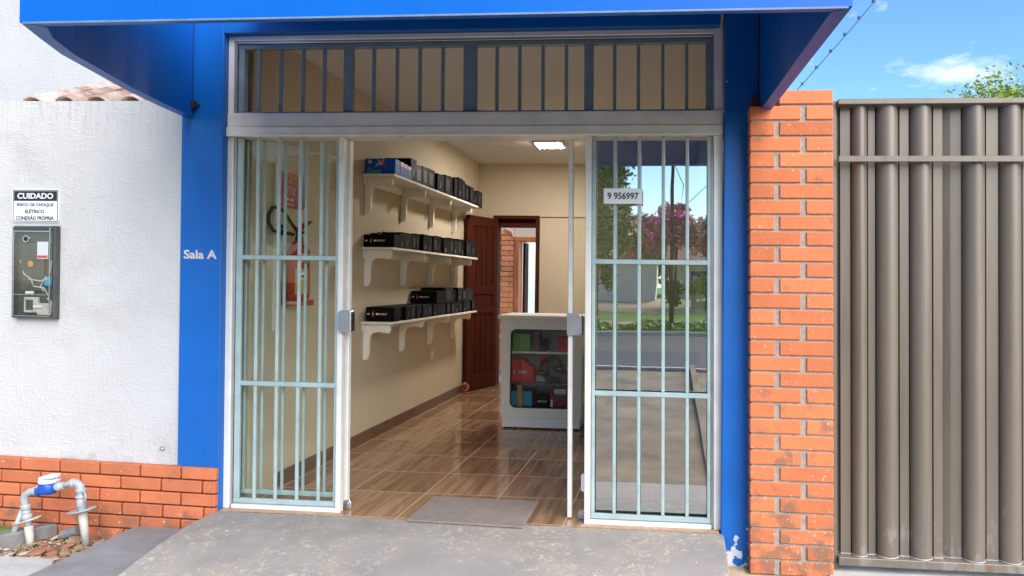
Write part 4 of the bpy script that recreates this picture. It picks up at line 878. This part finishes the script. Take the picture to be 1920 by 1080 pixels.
bk = bx('wall_bracket', 'red', fx, (-1.358, -1.3, .47, .61, 1.168, 1.2), (-1.358, -1.21, .47, .61, 1.16, 1.1985), (-1.358, -1.35, .47, .61, 1.1985, 1.5), bevel=.003, wp=False)
mb = MB(); mb.text('EXTINTOR', lambda u, v, t: (-1.33+u, .4695-t, 1.168+v), .08, .018, .001); mb.build('lettering', 'white', bk, wp=False)
es = empty('extinguisher_sign', (-1.35, .6, 1.81), 'red extinguisher sign with yellow heading on the beige wall above the red extinguisher', 'sign')
sfn = lambda u, v, t: (-1.345+.0-t*0+.10*u/.3*0+t, .445+u, 1.805+v)
mb = MB(); mb.box(-1.359, -1.353, .445, .665, 1.80, 2.03); mb.build('sign_panel', 'red', es, bevel=.001, wp=False)
mb = MB(); mb.box(-1.359, -1.353, .70, .745, 1.81, 2.02); mb.build('side_panel', 'dkred', es, wp=False)
mb = MB(); mb.text('EXTINTOR\nP\u00d3', lambda u, v, t: (-1.3525+t, .475+u, 1.955+v), .16, .055, .001, .01); mb.build('heading', 'yellow', es, wp=False)
mb = MB()
for k in range(4): mb.tube([(-1.352, .48+.035*k, 1.89), (-1.351, .495+.035*k, 1.935), (-1.351, .51+.035*k, 1.935), (-1.352, .505+.035*k, 1.885)], .0022, 6)
mb.box(-1.3525, -1.3515, .5, .535, 1.845, 1.86); mb.box(-1.3525, -1.3515, .56, .595, 1.845, 1.86); mb.box(-1.3525, -1.3515, .52, .60, 1.818, 1.824); mb.build('pictogram', 'white', es, wp=False)

# ------------------------------------------------------------------ display counter
dc = empty('display_counter', (-.02, 2.7, 0), 'grey white display counter with rounded front window standing on the tiles', 'display counter')
CX0, CX1, CY0, CY1, CT = -.39, .345, 2.45, 2.95, 1.03
wx0, wx1, wz0, wz1 = -.303, .262, .195, .90
def rrect(x0, x1, z0, z1, r, n=5):
    p = []
    for cx, cz, a in ((x1-r, z1-r, 0), (x0+r, z1-r, 90), (x0+r, z0+r, 180), (x1-r, z0+r, 270)):
        for k in range(n+1): t = R(a+90*k/n); p.append((cx+r*math.cos(t), cz+r*math.sin(t)))
    return p
def ring(outer, inner, y0, y1):     # same point count
    n = len(outer); mb = MB(); vs = [(p[0], y, p[1]) for y in (y0, y1) for L_ in (outer, inner) for p in L_]; fs = []
    for i in range(n):
        j = (i+1) % n; fs += [(i, j, n+j, n+i), (2*n+i, 3*n+i, 3*n+j, 2*n+j), (i, 2*n+i, 2*n+j, j), (n+i, n+j, 3*n+j, 3*n+i)]
    return mb.add(vs, fs)
inn = rrect(wx0, wx1, wz0, wz1, .05); out_ = []
for (x, z) in inn:     # push the ring out to the rectangle
    cx, cz = (wx0+wx1)/2, (wz0+wz1)/2
    out_.append((CX1 if x > cx else CX0, (CT-.035 if z > cz else .105)))
q = []; nI = 6
for c in range(4):
    for k in range(nI):
        X = CX1 if c in (0, 3) else CX0; Z = CT-.035 if c in (0, 1) else .105
        ix, iz = inn[c*nI+k]
        t = k/(nI-1)
        if c == 0: P1 = (CX1, iz if t < .5 else Z) if t < .5 else (ix if t > .5 else CX1, Z)
        if c == 1: P1 = (ix, Z) if t < .5 else (X, iz)
        if c == 2: P1 = (X, iz) if t < .5 else (ix, Z)
        if c == 3: P1 = (ix, Z) if t < .5 else (X, iz)
        q.append(P1)
# insert exact corners by nudging the two middle points
for c, (X, Z) in enumerate(((CX1, CT-.035), (CX0, CT-.035), (CX0, .105), (CX1, .105))): q[c*nI+2] = (X, Z); q[c*nI+3] = (X, Z-.0005 if c < 2 else Z+.0005)
fp = ring(q, inn, CY0, CY0+.018).build('front_panel', 'counter', dc, wp=False)
ring(rrect(wx0-.004, wx1+.004, wz0-.004, wz1+.004, .054), rrect(wx0+.003, wx1-.003, wz0+.003, wz1-.003, .047), CY0-.002, CY0+.02).build('window_gasket', 'rubber', fp, wp=False)
bx('front_moulding', 'counter_b', fp, (CX0+.03, CX0+.034, CY0-.003, CY0-.0005, .13, CT-.06), (CX1-.034, CX1-.03, CY0-.003, CY0-.0005, .13, CT-.06), (CX0+.03, CX1-.03, CY0-.003, CY0-.0005, CT-.06, CT-.056), (CX0+.03, CX1-.03, CY0-.003, CY0-.0005, .126, .13), wp=False)
mb = MB(); mb.box(wx0-.01, wx1+.01, CY0+.019, CY0+.023, wz0-.01, wz1+.01); mb.build('window_glass', 'glass_case', dc, wp=False)
bx('top', 'counter', dc, (CX0-.03, CX1+.03, CY0-.035, CY1+.02, CT-.0345, CT), bevel=.005, wp=False)
bx('side_panel', 'counter', dc, (CX0, CX0+.016, CY0+.0185, CY1, .105, CT-.035), (CX1-.016, CX1, CY0+.0185, CY1, .105, CT-.035), wp=False)
bx('back_panel', 'counter', dc, (CX0+.017, CX1-.017, CY1-.015, CY1, .105, CT-.036), wp=False)
bx('deck', 'box_grey', dc, (CX0+.017, CX1-.017, CY0+.025, CY1-.016, .15, .19), wp=False)
bx('shelf', 'cream', dc, (CX0+.05, CX1-.05, CY0+.12, CY1-.016, .673, .692), wp=False)
bx('shelf', 'box_grey', dc, (CX0+.017, CX1-.017, CY0+.05, CY1-.016, .40, .412), wp=False)
bx('plinth', 'counter_b', dc, (CX0+.01, CX1-.01, CY0+.008, CY1-.02, .012, .1045), bevel=.004, wp=False)
mb = MB()
for x in (CX0+.03, -.1, .2, CX1-.03): mb.lathe((x, CY0+.03, 0), [(.012, 0), (.012, .0115)], 10)
mb.build('foot', 'rust', dc, wp=False)
def item(name, m, box, label, cat='carton', bevel=.003, grp='goods in the display counter'):
    o = bx(name, m, None, box, bevel=bevel, wp=False); return tag(o, label, cat, grp)
Yi = 2.53
o = MB(); o.prism([(-.335, .4125), (-.105, .4125), (-.105, .555), (-.15, .57), (-.205, .625), (-.335, .62)], 'y', Yi, Yi+.14); o = o.build('carton', 'red_card', None, bevel=.003, wp=False); tag(o, 'large red carton with white lettering behind the counter window', 'carton', 'goods in the display counter')
mb = MB(); mb.text('AZEE', lambda u, v, t: (-.25+u, Yi-.0006-t, .495+v), .085, .022, .0008, .02); mb.text('\u039b', lambda u, v, t: (-.298+u, Yi-.0006-t, .488+v), .022, .036, .0008, .01); mb.build('lettering', 'white', o, wp=False)
item('carton', 'cyan_card', (-.34, -.125, Yi+.03, Yi+.2, .1905, .325), 'cyan blue carton on the counter floor behind the copper strip')
item('carton', 'copper', (-.252, -.205, Yi-.03, Yi+.02, .1905, .39), 'narrow upright copper coloured carton in the counter window')
o = item('carton', 'black', (-.075, .03, Yi, Yi+.16, .1905, .30), 'small black carton with white lettering on the counter floor')
mb = MB(); mb.text('NEWLINK', lambda u, v, t: (-.065+u, Yi-.0006-t, .235+v), .085, .014, .0006, .02); mb.build('lettering', 'white', o, wp=False)
item('bottle_box', 'navy', (-.118, -.08, Yi, Yi+.05, .1905, .34), 'slim dark blue upright pack beside the small black carton', 'pack')
o = item('carton', 'dkred', (.045, .2, Yi, Yi+.18, .1905, .37), 'wine red carton with a white blue sticker in the counter')
bx('sticker', 'signw', o, (.09, .19, Yi-.0015, Yi-.0003, .31, .355), wp=False); bx('sticker_stripe', 'cyan_card', o, (.095, .185, Yi-.002, Yi-.0016, .314, .325), wp=False); bx('bar_label', 'signw', o, (.055, .075, Yi-.0015, Yi-.0003, .195, .26), wp=False)
mb = MB(); mb.text('Cortana', lambda u, v, t: (.1+u, Yi-.0016-t, .332+v), .075, .014, .0006, .01) if False else mb.box(.1, .18, Yi-.0022, Yi-.0016, .336, .342); mb.build('sticker_print', 'red_card', o, wp=False)
item('carton', 'red_card', (.10, .2, Yi+.05, Yi+.2, .6925, .83), 'red carton on the right of the counter upper shelf')
item('carton', 'dkred', (-.135, -.075, Yi+.1, Yi+.2, .6925, .88), 'dark red upright carton on the counter upper shelf')
item('carton', 'black', (-.10+.03, .0, Yi+.06, Yi+.2, .6925, .80), 'black carton in the middle of the counter upper shelf')
item('carton', 'leaf_m', (-.33, -.17, Yi+.12, Yi+.25, .6925, .85), 'muted green carton on the left of the counter upper shelf')
item('carton', 'red_card', (-.07, -.0, Yi+.14, Yi+.24, .4125, .66), 'tall narrow red carton behind the helmet')
item('carton', 'pink', (-.10, .0, Yi+.06, Yi+.12, .4125, .5), 'pale pink carton beside the large red one')
item('carton', 'dkred', (.13, .24, Yi+.06, Yi+.2, .4125, .50), 'low wine red carton at the right of the middle counter shelf')
hm = empty('headset', (.05, Yi+.08, .41), 'glossy dark green headset resting on the middle counter shelf', 'headset', 'goods in the display counter')
mb = MB(); mb.lathe((-.03, Yi+.03, .50), [(.02, -.025), (.055, -.018), (.07, 0), (.06, .02), (.02, .03)], 20); mb.build('ear_cup', 'dkgreen', hm, smooth=True, wp=False)
mb = MB(); mb.lathe((.12, Yi+.05, .54), [(.02, -.03), (.05, -.02), (.06, 0), (.05, .02), (.02, .03)], 20); mb.build('ear_cup', 'dkgreen', hm, smooth=True, wp=False)
mb = MB(); mb.tube([(-.08, Yi+.04, .49), (-.03, Yi+.06, .60), (.04, Yi+.07, .64), (.11, Yi+.07, .63), (.16, Yi+.06, .55)], [.012, .018, .02, .018, .012], 10); mb.tube([(-.02, Yi+.03, .49), (.03, Yi, .455), (.08, Yi+.02, .43)], [.02, .03, .02], 10); mb.build('headband', 'rubber', hm, smooth=True, wp=False)

# long low glass counter beyond, behind the right-hand door
lc = empty('long_counter', (.9, 2.9, 0), 'long low glass topped counter behind the right glass door', 'display counter')
bx('plinth', 'counter_b', lc, (.40, 1.40, 2.62, 3.05, .01, .10), bevel=.004, wp=False)
bx('base_board', 'counter', lc, (.385, 1.41, 2.60, 3.07, .101, .20), bevel=.004, wp=False)
bx('glass_top', 'green_glass', lc, (.38, 1.412, 2.59, 3.08, .70, .712), wp=False)
bx('front_glass', 'glass_case', lc, (.39, 1.405, 2.605, 2.61, .201, .699), wp=False)
bx('corner_post', 'counter', lc, (.385, .405, 2.6, 2.604, .201, .699), wp=False)
bx('back_board', 'counter', lc, (.385, 1.41, 3.05, 3.07, .201, .699), wp=False)
item('carton', 'cyan_card', (.55, .72, 2.66, 2.8, .2005, .42), 'cyan carton on the left inside the long glass counter', grp='goods in the long counter')
item('carton', 'box_in', (.78, 1.0, 2.68, 2.85, .2005, .36), 'grey carton in the middle of the long glass counter', grp='goods in the long counter')
item('carton', 'blue_card', (1.08, 1.25, 2.66, 2.8, .2005, .45), 'blue carton on the right inside the long glass counter', grp='goods in the long counter')

# knotted cord door stop
ds = MB(); pts = []
for k in range(25):
    a = 2*math.pi*k/24; pts.append((-1.285+.035*math.cos(a)+.012*math.cos(3*a), 4.33+.02*math.sin(2*a), .075+.05*math.sin(a)))
ds.tube(pts, .009, 8); ds.tube([(-1.315, 4.33, .03), (-1.285, 4.32, .12), (-1.255, 4.33, .03)], .008, 8); tag(ds.build('door_stop', 'knot', wp=False, smooth=True), 'knotted orange cord door stop on the floor by the open wooden door', 'door stop')

# ------------------------------------------------------------------ trees and the street opposite (mirrored in the glass)
def tree(name, x, y, z0, h, rx, rz, cz, leafm, n, ls, label, group=None, trunk_r=.12, lean=0., extra=None, cat='tree', rag=.35):
    if y < -19: z0 = VZ(y); cz += .45
    o = empty(name, (x, y, z0), label, cat, group)
    rnd_ = random.Random(int(abs(x)*97+abs(y)*13)); mb = MB()
    top = Vector((x+lean, y, cz)); base = Vector((x, y, z0-.1))
    mb.tube([base, base.lerp(top, .5)+Vector((.1*lean, 0, 0)), top], [trunk_r, trunk_r*.75, trunk_r*.4], 8)
    cl = []
    for k in range(9):
        a = rnd_.uniform(0, 6.28); e = rnd_.uniform(-.5, 1.1); rr = rnd_.uniform(.45, .9)
        p = top+Vector((math.cos(a)*math.cos(e)*rx*rr, math.sin(a)*math.cos(e)*rx*rr, math.sin(e)*rz*rr)); cl.append((p, rnd_.uniform(.35, .62)))
        mb.tube([base.lerp(top, rnd_.uniform(.5, .95)), (base.lerp(top, .9)+p)/2+Vector((0, 0, -.1)), p], [trunk_r*.4, trunk_r*.25, trunk_r*.08], 5)
    mb.build('trunk', 'trunk', o, wp=False)
    for k in range(16):
        a = rnd_.uniform(0, 6.28); e = rnd_.uniform(-1.2, 1.5); rr = rnd_.uniform(.3, 1)
        cl.append((top+Vector((math.cos(a)*math.cos(e)*rx*rr, math.sin(a)*math.cos(e)*rx*rr, math.sin(e)*rz*rr)), rnd_.uniform(.22, .5)))
    def crown(m, n, nm):
        lb = MB(); vs = []; fs = []
        for i in range(n):
            c, s = cl[rnd_.randrange(len(cl))]
            d = Vector((rnd_.gauss(0, 1), rnd_.gauss(0, 1), rnd_.gauss(0, 1))); d = d.normalized()*(rnd_.random()**.45)
            p = c+Vector((d.x*rx*s, d.y*rx*s, d.z*rz*s*.9))
            a = Vector((rnd_.gauss(0, 1), rnd_.gauss(0, 1), rnd_.gauss(0, .6))).normalized(); b = a.cross(Vector((rnd_.gauss(0, 1), rnd_.gauss(0, 1), rnd_.gauss(0, 1)))).normalized()
            l_ = ls*rnd_.uniform(.6, 1.4); k = len(vs); vs += [p-a*l_, p+b*l_*.4, p+a*l_, p-b*l_*.4]; fs.append((k, k+1, k+2, k+3))
        lb.v = vs; lb.f = fs; return lb.build(nm, m, o, wp=False, fixn=False)
    crown(leafm, n, 'crown')
    if extra: crown(extra[0], extra[1], 'blossom')
    return o
tree('garden_tree', 7.7, 9.6, -.2, 5, 1.5, 1.1, 4.1, 'leaf_l', 11000, .045, 'lime green leafy tree top showing above the metal gate', None, .09)
# opposite side of the street
tree('conifer_tree', -1.9, -23.5, -.3, 7, 1.3, 2.7, 3.4, 'leaf_d', 9000, .13, 'tall dark dense tree left in the right door reflection', 'trees across the street', .16)
tree('conifer_tree', -4.6, -24.5, -.3, 7, 1.7, 2.9, 3.6, 'leaf_m', 7000, .15, 'tall mid green tree across the street beside the dark one', 'trees across the street', .16)
for x, y, h, lb in ((-.4, -27.5, 3.0, 'nearest the pale gate'), (1.2, -28.5, 3.3, 'behind the utility pole'), (3.0, -28, 2.9, 'right of the utility pole')):
    tree('blossom_tree', x, y, -.3, 4, 1.25, 1.0, h, 'leaf_m', 2300, .12, 'pink flowering tree across the street %s' % lb, 'pink flowering trees across the street', .07, extra=('leaf_p', 3200))
tree('street_tree', .5, -44, -.3, 5, 3.2, 2.2, 2.6, 'leaf_m', 4500, .2, 'distant green tree between the pale gatehouse and the beige house', 'trees across the street', .15)
tree('bush', 1.0, -27.2, -.3, 1, .55, .6, .45, 'leaf_d', 1600, .09, 'round dark green bush across the street beside the pale gate', 'bushes across the street', .05, cat='bush')
tree('bush', 2.5, -26.8, -.3, 1, .7, .45, .7, 'leaf_y', 1600, .1, 'yellow green bush across the street in front of the block fence', 'bushes across the street', .05, cat='bush')
tree('bush', 3.9, -26.5, -.3, 1, .6, .9, 1.0, 'leaf_d', 1600, .1, 'tall dark bush across the street at the end of the block fence', 'bushes across the street', .05, cat='bush')
tree('street_tree', -11.5, -22.5, -.3, 5, 2.3, 1.7, 3.9, 'leaf_m', 6000, .15, 'broad green tree across the street mirrored in the left door', 'trees across the street', .14)
tree('street_tree', -16.5, -25, -.3, 5, 2.6, 2.0, 4.1, 'leaf_d', 5000, .17, 'wide dark green tree farthest left across the street', 'trees across the street', .16)
tree('street_tree', -8, -27, -.3, 5, 2.0, 1.6, 3.4, 'leaf_y', 4000, .15, 'yellow green tree across the street between the two green ones', 'trees across the street', .12)
tree('street_tree', 6.6, -29, -.3, 5, 2.0, 1.8, 3.4, 'leaf_m', 4500, .15, 'mid green tree across the street beyond the block fence', 'trees across the street', .12)
hg = MB()
rg = random.Random(4)
for i in range(9000):
    x = rg.uniform(-24, 9); y = rg.uniform(-20.5, -19.3); z = VZ(y)+rg.random()**1.3*.33*(.6+.4*math.sin(x*2.1)*math.sin(x*.7+2))
    a = Vector((rg.gauss(0, 1), rg.gauss(0, 1), abs(rg.gauss(0, 1)))).normalized(); b = a.cross(Vector((rg.gauss(0, 1), rg.gauss(0, 1), .3))).normalized(); l_ = rg.uniform(.05, .13); p = Vector((x, y, z))
    hg.add([p-a*l_, p+b*l_*.4, p+a*l_, p-b*l_*.4], [(0, 1, 2, 3)])
tag(hg.build('ground_cover', 'leaf_m', wp=False, fixn=False), kind='stuff')
h1 = empty('gatehouse', (-1.2, -31, -.3), 'pale grey gated building across the street mirrored in the right door', 'building')
bx('wall', 'house_w', h1, (-2.6, .2, -34, -31, -.3, 2.35), wp=False); bx('door', 'house_w', h1, (-1.35, -.2, -30.99, -30.95, -.3, 2.1), bevel=.01, wp=False)
mb = MB(); mb.prism([(-2.8, 2.35), (-1.2, 3.1), (.4, 2.35)], 'y', -34.2, -30.8); mb.build('roof', 'roof_far', h1, wp=False)
h2 = empty('street_house', (4.5, -38, -.3), 'low beige house with brown tiled roof across the street', 'house')
bx('wall', 'house', h2, (1.0, 9.5, -42, -37, -.3, 2.6), wp=False)
mb = MB(); mb.prism([(-42.6, 2.5), (-36.3, 2.5), (-39.5, 4.0)], 'x', .6, 9.9); mb.build('roof', 'roof_far', h2, wp=False)
for x in (2.0, 4.2, 6.5): bx('window', 'box_in', h2, (x, x+1.1, -36.99, -36.95, 1.0, 2.0), wp=False)
h3 = empty('street_house', (-14, -36, -.3), 'white house with brown tiled roof across the street behind the trees', 'house')
bx('wall', 'house', h3, (-20, -6.5, -40, -35, -.3, 2.6), wp=False)
mb = MB(); mb.prism([(-40.6, 2.5), (-34.3, 2.5), (-37.5, 4.0)], 'x', -20.4, -6.1); mb.build('roof', 'roof_far', h3, wp=False)
for x in (-18.5, -15, -11, -8.5): bx('window', 'box_in', h3, (x, x+1.2, -34.99, -34.95, .9, 2.0), wp=False)
fc = empty('block_fence', (3.2, -28, -.3), 'white ornamental block fence across the street by the bushes', 'fence')
bx('post', 'house', fc, (1.9, 2.15, -28.1, -27.85, -.3, 1.2), wp=False); bx('post', 'house', fc, (4.3, 4.55, -28.1, -27.85, -.3, 1.2), wp=False)
bx('coping', 'house', fc, (2.151, 4.299, -28.05, -27.9, .95, 1.05), (2.151, 4.299, -28.05, -27.9, -.3, .1), wp=False)
mb = MB()
for i in range(7):
    for j in range(3):
        cx, cz = 2.32+.3*i, .25+.27*j; mb.tube([(cx+.12*math.cos(k*math.pi/6), -27.98, cz+.12*math.sin(k*math.pi/6)) for k in range(13)], .022, 5)
mb.build('pierced_blocks', 'house', fc, wp=False)
fc.location.z += .45
up = empty('utility_pole', (1.05, -19.8, -.3), 'tall dark utility pole with wires across the street', 'utility pole')
mb = MB(); mb.tube([(1.05, -19.8, -.4), (1.03, -19.8, 8.2)], [.085, .05], 10); mb.build('pole', 'pole', up, wp=False, smooth=True)
bx('crossarm', 'pole', up, (.2, 1.9, -19.95, -19.85, 5.6, 5.7), wp=False)
mb = MB()
for x, dz in ((.3, 0), (1.05, .15), (1.8, 0)):
    mb.tube([(x-30, -20, 5.9), (x-15, -20, 5.2+dz), (x, -19.9, 5.72+dz), (x+12, -20, 5.0+dz), (x+28, -20, 5.7)], .016, 5)
mb.tube([(1.05, -19.7, 5.3), (1.4, -19.7, 4.6), (1.3, -19.7, 3.8), (2.6, -19.5, 4.9), (9, -19, 4.5)], .014, 5); mb.build('wires', 'wire', up, wp=False)
